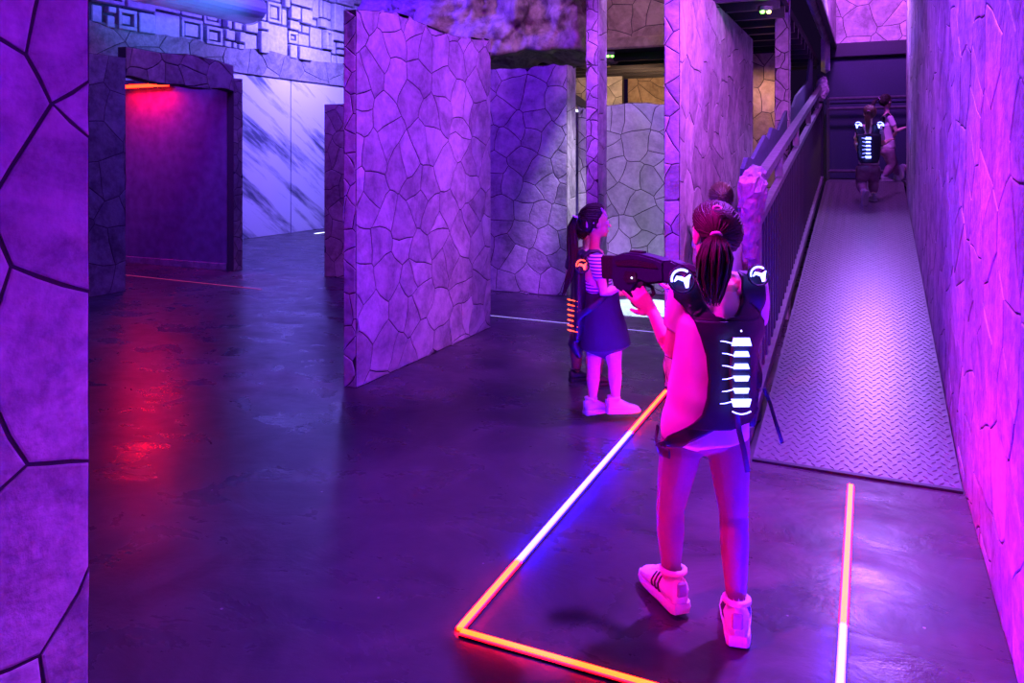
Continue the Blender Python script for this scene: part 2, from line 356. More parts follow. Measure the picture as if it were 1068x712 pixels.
def stone_bm(bm, poly, mapf, gap, h):
    small = inset(poly, gap); t = inset(poly, gap + 0.006)
    a = [bm.verts.new(mapf(x, z, 0.0)) for x, z in small]; b = [bm.verts.new(mapf(x, z, h * 0.7)) for x, z in small]; c = [bm.verts.new(mapf(x, z, h)) for x, z in t]; n = len(poly)
    fs = [bm.faces.new(c)]
    for i in range(n):
        j = (i + 1) % n
        fs.append(bm.faces.new((a[i], a[j], b[j], b[i]))); fs.append(bm.faces.new((b[i], b[j], c[j], c[i])))
    return fs
def stones(parent, L, H, cell, seed, mapf, m, top=None, gap=0.0045, h=0.005, limit=300, key=None, warp=0.05, alt=None):
    cs = cells(L, H, cell, seed, top, gap, warp)
    if key: cs.sort(key=lambda c: key(sum(p[0] for p in c[0]) / len(c[0]), sum(p[1] for p in c[0]) / len(c[0])))
    rnd = random.Random(seed + 99); rest = None
    for i, (poly, A) in enumerate(cs):
        hh = h * rnd.uniform(0.7, 1.25)
        if i < limit:
            bm = bmesh.new(); stone_bm(bm, poly, mapf, gap, hh); bmesh.ops.recalc_face_normals(bm, faces=bm.faces)
            obj('stone', bm, (alt(i, poly, m) if alt else m), parent)
        else:
            rest = rest or bmesh.new(); stone_bm(rest, poly, mapf, gap, hh)
    if rest:
        bmesh.ops.recalc_face_normals(rest, faces=rest.faces); obj('stone', rest, m, parent)['kind'] = 'stuff'
def wavy(H, amp, seed, L, slope=0.0):
    def f(x):
        return H - amp * (0.5 + 0.5 * noise.noise(V((x * 1.6, seed * 1.7, 0.3)))) - amp * 0.4 * abs(noise.noise(V((x * 5, seed, 2)))) + slope * x / L
    return f
def panel_body(parent, L, T, top, H, m, name='backing_board', n=24):
    pts = [(0, 0), (L, 0)]
    if top: pts += [(L * (1 - k / n), top(L * (1 - k / n))) for k in range(n + 1)]
    else: pts += [(L, H), (0, H)]
    bm = bmesh.new(); prism(bm, pts, lambda s, t, h: (s, h, t), 0, T); return obj(name, bm, m, parent)
PANELS = 'cracked stone partition panels of the arena'
def partition(label, loc, rotz, L, H, T=0.09, cell=0.30, seed=1, m=None, top=None, left=False, right=False, front=True, group=None, name='stone_partition', parent=None, alt=None, cat='partition', gap=0.0045):
    m = m or M['stone']
    t = parent or thing(name, label, cat, loc, rotz)
    panel_body(t, L, T, top, H, M['mortar'])
    if front: stones(t, L, H, cell, seed, lambda s, z, h: (s, -h, z), m, top, gap=gap, alt=alt)
    if left: stones(t, T, H, max(cell * 0.9, T), seed + 1, lambda s, z, h: (-h, T - s, z), m, (lambda x: top(0)) if top else None, gap=0.004, warp=0.02)
    if right: stones(t, T, H, max(cell * 0.9, T), seed + 2, lambda s, z, h: (L + h, s, z), m, (lambda x: top(L)) if top else None, gap=0.004, warp=0.02)
    return t

# ================================================================== SETTING
structure(obj('floor', boxbm(-11, 3.2, -2.5, 20, -0.12, 0.0), M['floor']))
structure(obj('ceiling', boxbm(-11, 3.2, -2.5, 20, 5.6, 5.7), M['ceiling']))
XR = 0.385                                                        # face of the wall beside the ramp
wr = thing('wall_right', 'x', 'x'); del wr['label']; del wr['category']; structure(wr)
wr.location = (XR, 10.35, 0); wr.rotation_euler = (0, 0, -PI / 2)
panel_body(wr, 10.35 + 0.6, 0.10, None, 4.4, M['mortar'])
stones(wr, 10.35 - 1.2, 3.9, 0.285, 11, lambda s, z, h: (s, -h, z), M['stone'], None, gap=0.0045, h=0.005, limit=300,
       key=lambda s, z: max(0, z - (1.5 + 0.2 * (10.35 - s) + 0.2)) * 100 - s)
# near wall at the left edge of the picture
partition('tall cracked stone panel close to the camera at the far left', (-1.92, -0.6, 0), PI / 2, 2.06, 2.5, 0.10, 0.42, 29, gap=0.006)
# back left wall : pale streaked sheets, a stone band and a carved maze relief above
wl = thing('wall_left', 'x', 'x', (-10.25, 3.0, 0), PI / 2); del wl['label']; del wl['category']; structure(wl)
panel_body(wl, 16.5, 0.12, None, 5.6, M['relief_dark'])
for k in range(-2, 7):
    x0 = 4.0 + k * 1.74 - 0.12
    obj('wall_panel', boxbm(x0 + 0.012, x0 + 1.728, -0.03, 0.0, 0.0, 3.0, bevel=0.006), M['marble'], wl)
def band_top(x): return 0.46 + 0.10 * noise.noise(V((x * 0.9, 4, 1)))
stones(wl, 14, 0.62, 0.62, 31, lambda s, z, h: (s + 1.2, -h - 0.05, z + 2.96), M['stone_dark'], band_top, gap=0.005, h=0.012)
obj('stone_band', boxbm(1.2, 15.2, -0.05, 0.0, 2.96, 3.36), M['mortar'], wl)
rnd = random.Random(5)
def maze(x0, x1, z0, z1, depth, out):
    wx, wz = x1 - x0, z1 - z0
    if depth > 2 and (max(wx, wz) < 0.7 and rnd.random() < 0.55) or max(wx, wz) < 0.32 or min(wx, wz) < 0.12:
        out.append((x0, x1, z0, z1)); return
    if wx > wz * rnd.uniform(0.6, 1.5):
        c = x0 + wx * rnd.uniform(0.28, 0.72); maze(x0, c, z0, z1, depth + 1, out); maze(c, x1, z0, z1, depth + 1, out)
    else:
        c = z0 + wz * rnd.uniform(0.25, 0.75); maze(x0, x1, z0, c, depth + 1, out); maze(x0, x1, c, z1, depth + 1, out)
mz = []
for k in range(7): maze(0.6 + 2.1 * k, 2.7 + 2.1 * k, 3.36, 5.3, 0, mz)
for (x0, x1, z0, z1) in mz[:300]:
    g = 0.022; bm = bmesh.new(); hgt = rnd.choice((0.05, 0.09, 0.12, 0.03))
    if min(x1 - x0, z1 - z0) > 0.26 and rnd.random() < 0.4:       # a raised frame with a sunken field
        b = 0.055
        box(bm, x0 + g, x1 - g, -hgt, 0, z0 + g, z0 + g + b, bevel=0.008); box(bm, x0 + g, x1 - g, -hgt, 0, z1 - g - b, z1 - g, bevel=0.008)
        box(bm, x0 + g, x0 + g + b, -hgt, 0, z0 + g + b, z1 - g - b, bevel=0.008); box(bm, x1 - g - b, x1 - g, -hgt, 0, z0 + g + b, z1 - g - b, bevel=0.008)
        q = g + b + 0.03; box(bm, x0 + q, x1 - q, -hgt * 0.6, 0, z0 + q, z1 - q, bevel=0.008)
    else: box(bm, x0 + g, x1 - g, -hgt, 0, z0 + g, z1 - g, bevel=0.012)
    obj('relief_block', bm, M['relief'], wl)
# end of the ramp : black sheeted wall, beam, stone wall of the upper floor
we = thing('wall_back', 'x', 'x', (-0.62, 12.25, 0), 0); del we['label']; del we['category']; structure(we)
panel_body(we, 3.4, 0.10, None, 3.05, M['black'])
for k in range(3): obj('wall_panel', boxbm(0.02 + k * 1.1, 1.1 + k * 1.1, -0.02, 0, 2.25, 2.88, bevel=0.004), M['black'], we)
for k in range(3): obj('wall_panel', boxbm(0.02 + k * 1.1, 1.1 + k * 1.1, -0.02, 0, 1.17, 2.23, bevel=0.004), M['black'], we)
obj('beam', boxbm(0, 3.4, -0.10, 0, 2.90, 3.10, bevel=0.01), M['steel'], we)
wu = thing('wall_upper', 'x', 'x', (-0.46, 12.2, 3.10), 0); del wu['label']; del wu['category']; structure(wu)
panel_body(wu, 3.2, 0.10, None, 2.4, M['mortar']); stones(wu, 3.2, 2.2, 0.33, 41, lambda s, z, h: (s, -h, z), M['stone'], None)
wv = thing('wall_upper_left', 'x', 'x', (-0.46, 8.4, 3.10), PI / 2); del wv['label']; del wv['category']; structure(wv)
panel_body(wv, 3.78, 0.04, None, 2.4, M['mortar']); stones(wv, 3.78, 2.2, 0.33, 43, lambda s, z, h: (s, -h, z), M['stone'], None)
structure(obj('trim_1', boxbm(-0.50, -0.44, 6.2, 12.2, 3.03, 3.09, bevel=0.01), M['steel']))

# ================================================================== PARTITIONS
def ctop(x):                                                       # the wave cut in the top of the middle panel
    t = x / 1.97
    return 2.44 + 0.02 * math.sin(2.4 * PI * t) - 0.05 * max(0, min(1, (t - 0.3) / 0.45)) + 0.13 * t - 0.03 * t * t
partition('tall violet lit stone partition standing alone in the middle of the hall', (-3.02, 4.2, 0), PI / 2, 1.97, 2.62, 0.095, 0.235, 51, top=ctop, left=True)
partition('dim purple stone partition behind the small girl on the left', (-4.7, 7.86, 0), 0, 1.76, 2.55, 0.27, 0.25, 53, top=wavy(2.52, 0.10, 3, 1.76), right=True)
partition('lower grey stone partition with a jagged top behind the blaster', (-3.0, 8.38, 0), 0, 1.6, 2.2, 0.09, 0.225, 57, m=M['stone_grey'], top=wavy(2.14, 0.16, 9, 1.6))
partition('slim tall stone clad pillar behind the small girl', (-2.33, 6.72, 0), 0, 0.115, 3.6, 0.24, 0.16, 59, right=True, name='stone_pillar', cat='pillar')
partition('long bright stone partition behind the ponytail of the big girl', (-1.12, 5.06, 0), PI / 2, 3.44, 2.71, 0.10, 0.265, 61, left=True)
partition('warm lit stone partition at the end of the passage beside the ramp', (-1.75, 9.3, 0), 0, 0.84, 2.66, 0.6, 0.31, 63, m=M['stone_brown'], right=True)
partition('thin stone clad pillar rising beside the ramp rail', (-0.80, 7.55, 0), 0, 0.125, 3.6, 0.10, 0.16, 65, right=True, name='stone_pillar', cat='pillar')
# stone gate on the far left: pier, lintel and end pier
gate = thing('stone_gate', 'brown stone gateway with a wavy lintel and a red lamp under it', 'gate', (-7.5, 5.45, 0), PI / 2)
p_ = thing('pier', '', ''); p_.parent = gate
for k in list(p_.keys()): del p_[k]
panel_body(p_, 0.70, 0.10, None, 2.58, M['mortar']); stones(p_, 0.70, 2.58, 0.36, 71, lambda s, z, h: (s, -h, z), M['stone_dark'], None)
li = thing('lintel', '', ''); li.parent = gate
for k in list(li.keys()): del li[k]
def lt_top(x): return 2.70 + 0.09 * noise.noise(V((x * 1.5, 2, 8)))
def lt_bot(x): return 2.38 + 0.04 * noise.noise(V((x * 2.1, 5, 1))) - 0.03 * x
bm = bmesh.new(); n_ = 20
pts = [(0.70 + 1.62 * k / n_, lt_bot(0.70 + 1.62 * k / n_)) for k in range(n_ + 1)] + [(2.32 - 1.62 * k / n_, lt_top(2.32 - 1.62 * k / n_)) for k in range(n_ + 1)]
prism(bm, pts, lambda s, t, h: (s, h, t), 0, 0.12); obj('backing_board', bm, M['mortar'], li)
for poly, A in cells(1.62, 0.6, 0.34, 73, None):
    q = [(x + 0.70, min(max(z + 2.26, lt_bot(x + 0.70) + 0.003), lt_top(x + 0.70) - 0.003)) for x, z in poly]; cl = []
    for p in q:
        if not cl or math.hypot(p[0] - cl[-1][0], p[1] - cl[-1][1]) > 0.01: cl.append(p)
    if len(cl) > 2 and math.hypot(cl[0][0] - cl[-1][0], cl[0][1] - cl[-1][1]) < 0.01: cl.pop()
    if len(cl) < 3: continue
    Ar = sum(cl[i][0] * cl[(i + 1) % len(cl)][1] - cl[(i + 1) % len(cl)][0] * cl[i][1] for i in range(len(cl))) / 2
    if Ar < 0.006: continue
    bm = bmesh.new(); stone_bm(bm, cl, lambda s, z, h: (s, -h, z), 0.006, 0.012); bmesh.ops.recalc_face_normals(bm, faces=bm.faces); obj('stone', bm, M['stone_brown'], li)
pe = thing('pier', '', ''); pe.parent = gate
for k in list(pe.keys()): del pe[k]
pe.location = (2.32, 0, 0)
panel_body(pe, 0.16, 0.10, None, 2.50, M['mortar']); stones(pe, 0.16, 2.50, 0.16, 75, lambda s, z, h: (s, -h, z), M['stone_brown'], None, warp=0.02)
cor = thing('wall_corridor', 'x', 'x', (-10.0, 7.80, 0), 0); del cor['label']; del cor['category']; structure(cor)
panel_body(cor, 2.36, 0.10, None, 2.55, M['blue_wall'], 'plaster_face')
obj('baseboard', boxbm(0, 2.36, -0.02, 0, 0, 0.09, bevel=0.004), M['stone_dark'], cor)
# stub behind the middle panel
partition('low narrow brown stone stub beside the pale streaked wall', (-6.15, 7.9, 0), 0, 0.42, 2.13, 0.10, 0.22, 77, m=M['stone_brown'])
partition('blue grey stone panel with one yellow stone behind the slim pillar', (-4.0, 9.6, 0), 0, 1.4, 2.06, 0.09, 0.42, 79, m=M['stone_grey'],
          alt=lambda i, poly, m: M['stone_yellow'] if (0.95 < sum(p[0] for p in poly) / len(poly) < 1.4 and 1.0 < sum(p[1] for p in poly) / len(poly) < 1.42) else m)
tp = partition('tan stone panel at the back under the upper floor, left of the brown one', (-5.3, 11.6, 0), 0, 1.86, 2.95, 0.09, 0.34, 81, m=M['stone_grey'])
bm = bmesh.new(); prism(bm, [(0.9, 2.6), (1.86, 1.95), (1.86, 1.80), (0.9, 2.45)], lambda s, t, h: (s, h, t), -0.05, -0.008); obj('stair_stringer', bm, M['board'], tp)  # stair stringer, set as a sloped board on the panel face
partition('dark brown stone panel at the very back under the upper floor', (-3.5, 12.1, 0), 0, 2.2, 2.80, 0.09, 0.34, 83, m=M['stone_brown'])

# ================================================================== UPPER FLOOR
mz_ = thing('upper_floor', 'raised upper floor deck with dark steel joists under it and stone fascia', 'platform', (-2.4, 9.2, 2.8))
def joists(x0, x1, ys, z):
    for y in ys: obj('joist', boxbm(x0, x1, y, y + 0.05, z - 0.10, z), M['steel'], mz_)
obj('deck', boxbm(-2.0, 1.05, 0.0, 3.2, 0.0, 0.08), M['ceiling'], mz_)
obj('deck', boxbm(1.05, 1.72, -3.0, 3.0, 0.0, 0.08), M['ceiling'], mz_)
joists(-2.0, 1.05, [0.5 + 0.45 * k for k in range(6)], 0.0)
joists(1.05, 1.72, [-2.9 + 0.45 * k for k in range(13)], 0.0)
obj('edge_beam', boxbm(-2.0, 1.05, -0.06, 0.0, -0.02, 0.12, bevel=0.02), M['stone_brown'], mz_)
stones(mz_, 3.0, 1.2, 0.34, 91, lambda s, z, h: (s - 2.0, -h + 0.02, z + 0.12), M['stone_brown'], None)
obj('backing_board', boxbm(-2.0, 1.0, 0.02, 0.08, 0.1, 1.34), M['mortar'], mz_)
# joist braces and lamps
def lamp(p, label, ma, mb):
    t = thing('indicator_lamp', label, 'lamp', p, YAW)
    obj('housing', boxbm(-0.055, 0.055, -0.03, 0.03, 0.0, 0.045, bevel=0.006), M['steel'], t)
    for sx, m in ((-0.026, ma), (0.026, mb)):
        bm = bmesh.new(); ell(bm, (sx, -0.012, -0.004), (0.02, 0, 0), (0, 0.02, 0), (0, 0, 0.018), 10, 6); obj('bulb', bm, m, t, True)
    l = bpy.data.lights.new('lamp_glow', 'POINT'); l.energy = 0.5; l.color = (0.3, 1, 0.15); l.shadow_soft_size = 0.03
    o = bpy.data.objects.new('lamp_glow', l); C.objects.link(o); o.parent = t; o.location = (0, -0.06, -0.05)
p = at_z(798, 6, 2.70); lamp((p.x, p.y, 2.655), 'small green and amber lamp under the joists beside the ramp', M['lamp_green'], M['lamp_amber'])
p = at_z(636, 54, 2.70); lamp((p.x, p.y, 2.655), 'small green lamp under the far upper floor edge above the grey partition', M['lamp_green'], M['lamp_green'])

# carved rock overhang
def rock(name, x0, x1, y0, y1, z0, z1, seed, m, label, cat, nx=96, ny=20, nz=60, amp=0.30):
    bm = bmesh.new()
    def P(a, b, c):
        p = V((x0 + (x1 - x0) * a, y0 + (y1 - y0) * b, z0 + (z1 - z0) * c))
        q = V((a * 2 - 1, b * 2 - 1, c * 2 - 1)); r = max(abs(q.x), abs(q.y), abs(q.z)); q = q / r
        d = amp * (noise.fractal(p * 1.5 + V((seed, 0, 0)), 0.7, 2.1, 6) + 0.7 * abs(noise.noise(p * 2.7)) - 0.35 * abs(noise.noise(p * 6.3)))
        nrm = q.normalized(); nrm.z *= 0.45 if c < 0.5 else 0.2
        return p + nrm * d
    def face(fn, na, nb):
        g = [[bm.verts.new(fn(i / na, j / nb)) for j in range(nb + 1)] for i in range(na + 1)]
        for i in range(na):
            for j in range(nb): bm.faces.new((g[i][j], g[i + 1][j], g[i + 1][j + 1], g[i][j + 1]))
    face(lambda a, c: P(a, 0, c), nx, nz); face(lambda a, c: P(a, 1, c), nx, nz)
    face(lambda a, b: P(a, b, 0), nx, ny); face(lambda a, b: P(a, b, 1), nx, ny)
    face(lambda b, c: P(0, b, c), ny, nz); face(lambda b, c: P(1, b, c), ny, nz)
    bmesh.ops.remove_doubles(bm, verts=bm.verts, dist=0.0005); bmesh.ops.recalc_face_normals(bm, faces=bm.faces)
    return tag(obj(name, bm, m, None, True), label, cat)
rock('rock_overhang', -5.9, -3.05, 8.35, 10.4, 2.72, 5.2, 3, M['rock'], 'rough carved rock overhang hanging above the dim purple partition', 'rock')
# pale duct over the relief wall
dt = thing('air_duct', 'pale blue lit rounded duct above the stone gateway', 'duct', (-9.15, 0, 0))
p0 = at_X(110, 0, -9.1).y; p1 = at_X(262, 16, -9.1).y; zc = at_X(250, 8, -9.1).z
bm = bmesh.new(); tube(bm, [(0, p0 - 0.5, zc), (0, p1, zc)], (0.34, 0.22), side=(1, 0, 0), seg=24, caps=False)
bm.verts.ensure_lookup_table(); vv = list(bm.verts)
for ring in (vv[:24], vv[24:]): bm.faces.new(ring)
bmesh.ops.recalc_face_normals(bm, faces=bm.faces); obj('duct_body', bm, M['duct'], dt)
for k in range(5):
    y = p0 + (p1 - p0) * k / 4; bm = bmesh.new(); tube(bm, [(0, y - 0.02, zc), (0, y + 0.02, zc)], (0.355, 0.235), side=(1, 0, 0), seg=24, caps=False)
    obj('duct_ring', bm, M['duct'], dt)

# ================================================================== RAMP AND RAIL
R0, R1, RZ = 4.03, 11.0, 1.16
SL = RZ / (R1 - R0); XL = -0.53
def rz(y): return min(RZ, max(0, (y - R0) * SL))
ramp = thing('ramp', 'grey steel tread plate ramp rising between the black railing and the stone wall', 'ramp', (-0.07, R0, 0))
bm = bmesh.new(); prism(bm, [(0, 0.004), (R1 - R0, RZ), (R1 - R0 + 1.2, RZ), (R1 - R0 + 1.2, RZ - 0.05), (R1 - R0, RZ - 0.05), (0.3, 0.0), (0, 0.0)], lambda s, t, h: (h, s, t), XL + 0.07, XR - 0.012 + 0.07); obj('plate', bm, M['plate'], ramp)
tag(obj('landing', boxbm(0.40, 2.2, 10.53, 12.22, RZ - 0.05, RZ), M['plate']), 'steel landing leading off to the right at the top of the ramp', 'landing')
bm = bmesh.new(); ang = math.atan(SL); row = 0; y = 0.03
while y < (R1 - R0) / math.cos(ang) - 0.02:
    n = 21
    for k in range(n):
        x = -0.435 + (k + (0.5 if row % 2 else 0)) * 0.042; a = 0.75 if (row + k) % 2 else -0.75
        cx, sx = math.cos(a), math.sin(a); l, wd, hh = 0.017, 0.0045, 0.0035
        q = [(-l, 0), (0, -wd), (l, 0), (0, wd)]
        def mp(u, v, h):
            X, S = x + u * cx - v * sx, y + u * sx + v * cx
            return (X, S * math.cos(ang) - h * math.sin(ang), 0.004 + S * math.sin(ang) * (RZ - 0.004) / RZ + h * math.cos(ang))
        vs = [bm.verts.new(mp(u, v, 0)) for u, v in q]; t0 = bm.verts.new(mp(-l * 0.45, 0, hh)); t1 = bm.verts.new(mp(l * 0.45, 0, hh))
        bm.faces.new((vs[0], vs[1], t0)); bm.faces.new((vs[1], t1, t0)); bm.faces.new((vs[1], vs[2], t1)); bm.faces.new((vs[2], vs[3], t1)); bm.faces.new((vs[3], t0, t1)); bm.faces.new((vs[3], vs[0], t0))
    y += 0.036; row += 1
o = obj('tread_pattern', bm, M['plate'], ramp); o['kind'] = 'stuff'
obj('front_lip', boxbm(XL + 0.07, XR - 0.012 + 0.07, -0.03, 0.0, 0.0, 0.012), M['steel'], ramp)

rl = thing('ramp_railing', 'black barred ramp railing with a wide worn grey handrail', 'railing', (-0.6, 4.65, 0))
XRAIL = -0.60; y0r, y1r = 4.72, 11.3
def sloped(bm, xa, xb, ya, yb, off0, off1):
    prism(bm, [(ya, rz(ya) + off0), (yb, rz(yb) + off0), (yb, rz(yb) + off1), (ya, rz(ya) + off1)], lambda s, t, h: (h + 0.6, s - 4.65, t), xa, xb)
bm = bmesh.new(); sloped(bm, XRAIL - 0.03, XRAIL + 0.03, y0r, 11.0, 1.19, 1.245); obj('handrail', bm, M['rail'], rl)
bm = bmesh.new(); sloped(bm, XRAIL - 0.015, XRAIL + 0.03, y0r, 11.0, 0.985, 1.03); obj('lower_rail', bm, M['rail'], rl)
bm = bmesh.new(); sloped(bm, XRAIL - 0.03, XRAIL + 0.04, 4.2, 11.0, 0.0, 0.07); obj('toe_board', bm, M['rail'], rl)
for yy in (5.9, 7.3, 8.8, 10.2):
    obj('rail_post', boxbm(-0.02, 0.03, yy - 4.67, yy - 4.63, rz(yy) + 1.04, rz(yy) + 1.20), M['rail'], rl)
k = 0; yy = 4.85
while yy < 10.98:
    obj('baluster', boxbm(-0.006, 0.012, yy - 4.667, yy - 4.633, rz(yy) + 0.06, rz(yy) + 1.005), M['steel'], rl); yy += 0.15
obj('end_post', boxbm(-0.035, 0.035, -0.035, 0.035, 0, 1.3, bevel=0.006), M['rail'], rl)
obj('end_post', boxbm(-0.035, 0.035, 6.33, 6.40, RZ - 0.05, 2.55, bevel=0.006), M['steel'], rl)
def crumple(parent, pts, rad, seed, m, name='padding'):
    bm = bmesh.new(); P = []; R = []
    for i in range(len(pts) - 1):
        for k in range(7):
            t = k / 7; P.append(V(pts[i]).lerp(V(pts[i + 1]), t)); R.append(rad[i] + (rad[i + 1] - rad[i]) * t)
    P.append(V(pts[-1])); R.append(rad[-1]); tube(bm, P, R, seg=28)
    for v in bm.verts:
        q = v.co * 34 + V((seed, 0, 0)); v.co += V((noise.noise(q), noise.noise(q + V((9, 2, 1))), noise.noise(q + V((3, 8, 4))))) * 0.02
    return obj(name, bm, m, parent)
crumple(rl, [(-0.02, -0.02, 0.92), (-0.02, -0.03, 1.12), (-0.01, -0.03, 1.32), (0.0, 0.05, 1.41)], [0.035, 0.062, 0.082, 0.05], 2, M['padding'])
crumple(rl, [(0.0, 6.20, 2.22), (0.02, 6.32, 2.34), (0.02, 6.38, 2.5)], [0.05, 0.09, 0.05], 8, M['padding'])
# jagged boards fixed along the rail
jb = thing('jagged_board', 'blue black jagged cut boards standing up along the ramp handrail', 'board', (-0.70, 5.0, 0))
def jag(pxs, ya, yb, name='board'):
    pts = []
    for (px, py) in pxs:
        p = at_X(px, py, -0.70); pts.append((p.y, p.z))
    return pts
jt = jag([(774, 176), (778, 164), (784, 166), (797, 141), (800, 146), (804, 133), (811, 136)], 0, 0)
bm = bmesh.new(); prism(bm, [(jt[0][0], rz(jt[0][0]) + 1.0), (jt[-1][0], rz(jt[-1][0]) + 1.0)] + jt[::-1], lambda s, t, h: (h, s - 5.0, t), -0.012, 0.012); obj('board', bm, M['board'], jb)
jt2 = jag([(811, 136), (818, 118), (822, 112), (826, 112), (830, 100), (838, 90), (842, 84)], 0, 0)
bm = bmesh.new(); prism(bm, [(jt2[0][0] + 0.01, rz(jt2[0][0]) + 1.0), (jt2[-1][0], rz(jt2[-1][0]) + 1.0)] + jt2[::-1], lambda s, t, h: (h, s - 5.0, t), -0.012, 0.012); obj('board', bm, M['board'], jb)
ya, yb = jt2[-1][0], 11.0
pts = [(ya + 0.01, rz(ya) + 1.0), (yb, rz(yb) + 1.0), (yb, 2.75), (yb - 0.35, 2.72)]
for k in range(6):
    t = 1 - (k + 1) / 7; yy = ya + (yb - 0.35 - ya) * t; pts.append((yy, jt2[-1][1] + (2.72 - jt2[-1][1]) * t + (0.08 if k % 2 else -0.03)))
pts.append((ya + 0.01, jt2[-1][1]))
bm = bmesh.new(); prism(bm, pts, lambda s, t, h: (h, s - 5.0, t), -0.012, 0.012); obj('board', bm, M['board'], jb)
# sloped brace and short post under the upper floor
br = thing('sloped_brace', 'purple stone painted brace leaning down to a short post by the rail top', 'brace', (-0.66, 9.9, 2.4))
a_, b_ = at_X(846, 0, -0.57) - V((-0.66, 9.9, 2.4)), at_X(861, 40, -0.57) - V((-0.66, 9.9, 2.4))
bm = bmesh.new(); tube(bm, [a_ + (a_ - b_) * 0.6, b_], (0.05, 0.05), side=(1, 0, 0), seg=4); obj('brace_bar', bm, M['stone'], br)
bm = bmesh.new(); tube(bm, [b_, V((b_.x, b_.y, b_.z - 0.45))], (0.06, 0.06), side=(1, 0, 0), seg=4); obj('post', bm, M['stone'], br)
# rails across the end of the landing
er = thing('end_rail', 'horizontal dark tube rails in front of the black end wall', 'railing', (0.5, 12.0, RZ))
for z in (1.14, 1.0, 0.12):
    bm = bmesh.new(); tube(bm, [(-1.05, 0, z), (1.6, 0, z)], 0.022, seg=10); obj('rail', bm, M['rail'], er, True)
for x in (-1.05, 1.55): obj('post', boxbm(x - 0.02, x + 0.02, -0.02, 0.02, 0, 1.16), M['steel'], er)
# ================================================================== LIGHT STRIPS
def strip(label, a, b, segs, width=0.024, name='light_strip', h=0.006, edge=False):
    a, b = V(a), V(b); d = (b - a); L = d.length; t = thing(name, label, 'light strip', a, math.atan2(d.y, d.x))
    obj('channel', boxbm(0, L, -width * 0.7, width * 0.7, 0.0005, h * 0.5), M['steel'], t)
    for (s0, s1, m) in segs:
        if edge:                                                   # bright core; glowing flanks imitate the lens bloom beside it
            k = width * 0.36; e = M['bloom_blue'] if m is M['led_white'] else M['bloom_red']
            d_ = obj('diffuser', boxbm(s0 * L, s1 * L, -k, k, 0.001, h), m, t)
            for sg in (-1, 1): obj('bloom_flank', boxbm(s0 * L, s1 * L, min(sg * k, sg * width / 2), max(sg * k, sg * width / 2), 0.001, h * 0.8), e, d_)
        else: obj('diffuser', boxbm(s0 * L, s1 * L, -width / 2, width / 2, h * 0.5, h), m, t)
    return t
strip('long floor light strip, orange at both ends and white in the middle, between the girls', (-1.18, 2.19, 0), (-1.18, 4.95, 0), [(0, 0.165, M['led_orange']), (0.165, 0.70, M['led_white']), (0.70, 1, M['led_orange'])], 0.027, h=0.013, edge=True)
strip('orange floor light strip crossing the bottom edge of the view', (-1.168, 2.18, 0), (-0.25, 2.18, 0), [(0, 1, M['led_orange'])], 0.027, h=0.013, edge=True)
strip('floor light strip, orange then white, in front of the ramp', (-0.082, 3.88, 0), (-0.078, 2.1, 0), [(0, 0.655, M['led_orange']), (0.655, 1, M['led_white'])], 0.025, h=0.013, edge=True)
strip('thin pale light line across the floor behind the small girl', (-3.3, 6.62, 0), (-1.25, 6.56, 0), [(0, 1, M['led_line'])], 0.014, 'floor_line', 0.004)
strip('thin dull red line across the floor by the stone gateway', (-8.6, 6.97, 0), (-6.2, 6.85, 0), [(0, 1, M['led_line_red'])], 0.02, 'floor_line', 0.004)
strip('short white light strip on the floor by the pale streaked wall', (-9.68, 12.15, 0), (-9.66, 12.7, 0), [(0, 1, M['led_pale'])], 0.05)
# red lamp bar under the lintel, white bar far back
t = thing('red_light_bar', 'glowing red light bar under the stone gateway lintel', 'lamp', (-8.2, 7.74, 2.36))
pA = at_Y(131, 91, 7.70); pB = at_Y(175, 91.5, 7.70)
t.location = (pA.x, 7.72, pA.z)
obj('housing', boxbm(-0.03, pB.x - pA.x + 0.03, 0.0, 0.055, -0.01, 0.05, bevel=0.006), M['steel'], t)
obj('tube', boxbm(0, pB.x - pA.x, -0.025, 0.0, -0.012, 0.03), M['led_red'], t)
l = bpy.data.lights.new('red_glow', 'AREA'); l.shape = 'RECTANGLE'; l.size = pB.x - pA.x; l.size_y = 0.03; l.energy = 30; l.color = (1, 0.0, 0.02)
o = bpy.data.objects.new('red_glow', l); C.objects.link(o); o.parent = t; o.location = ((pB.x - pA.x) / 2, -0.06, -0.02); o.rotation_euler = (math.radians(-18), 0, 0)
q = at_Y(598, 113, 9.64); q.z = 2.10
t = thing('white_light_bar', 'short tilted white light bar behind the slim pillar', 'lamp', q, 0)
bm = bmesh.new(); tube(bm, [(-0.09, 0, 0.04), (0.09, 0, -0.04)], 0.014, seg=8); obj('tube', bm, M['led_pale'], t, True)
obj('housing', boxbm(-0.03, 0.03, 0.014, 0.04, -0.02, 0.02), M['steel'], t)

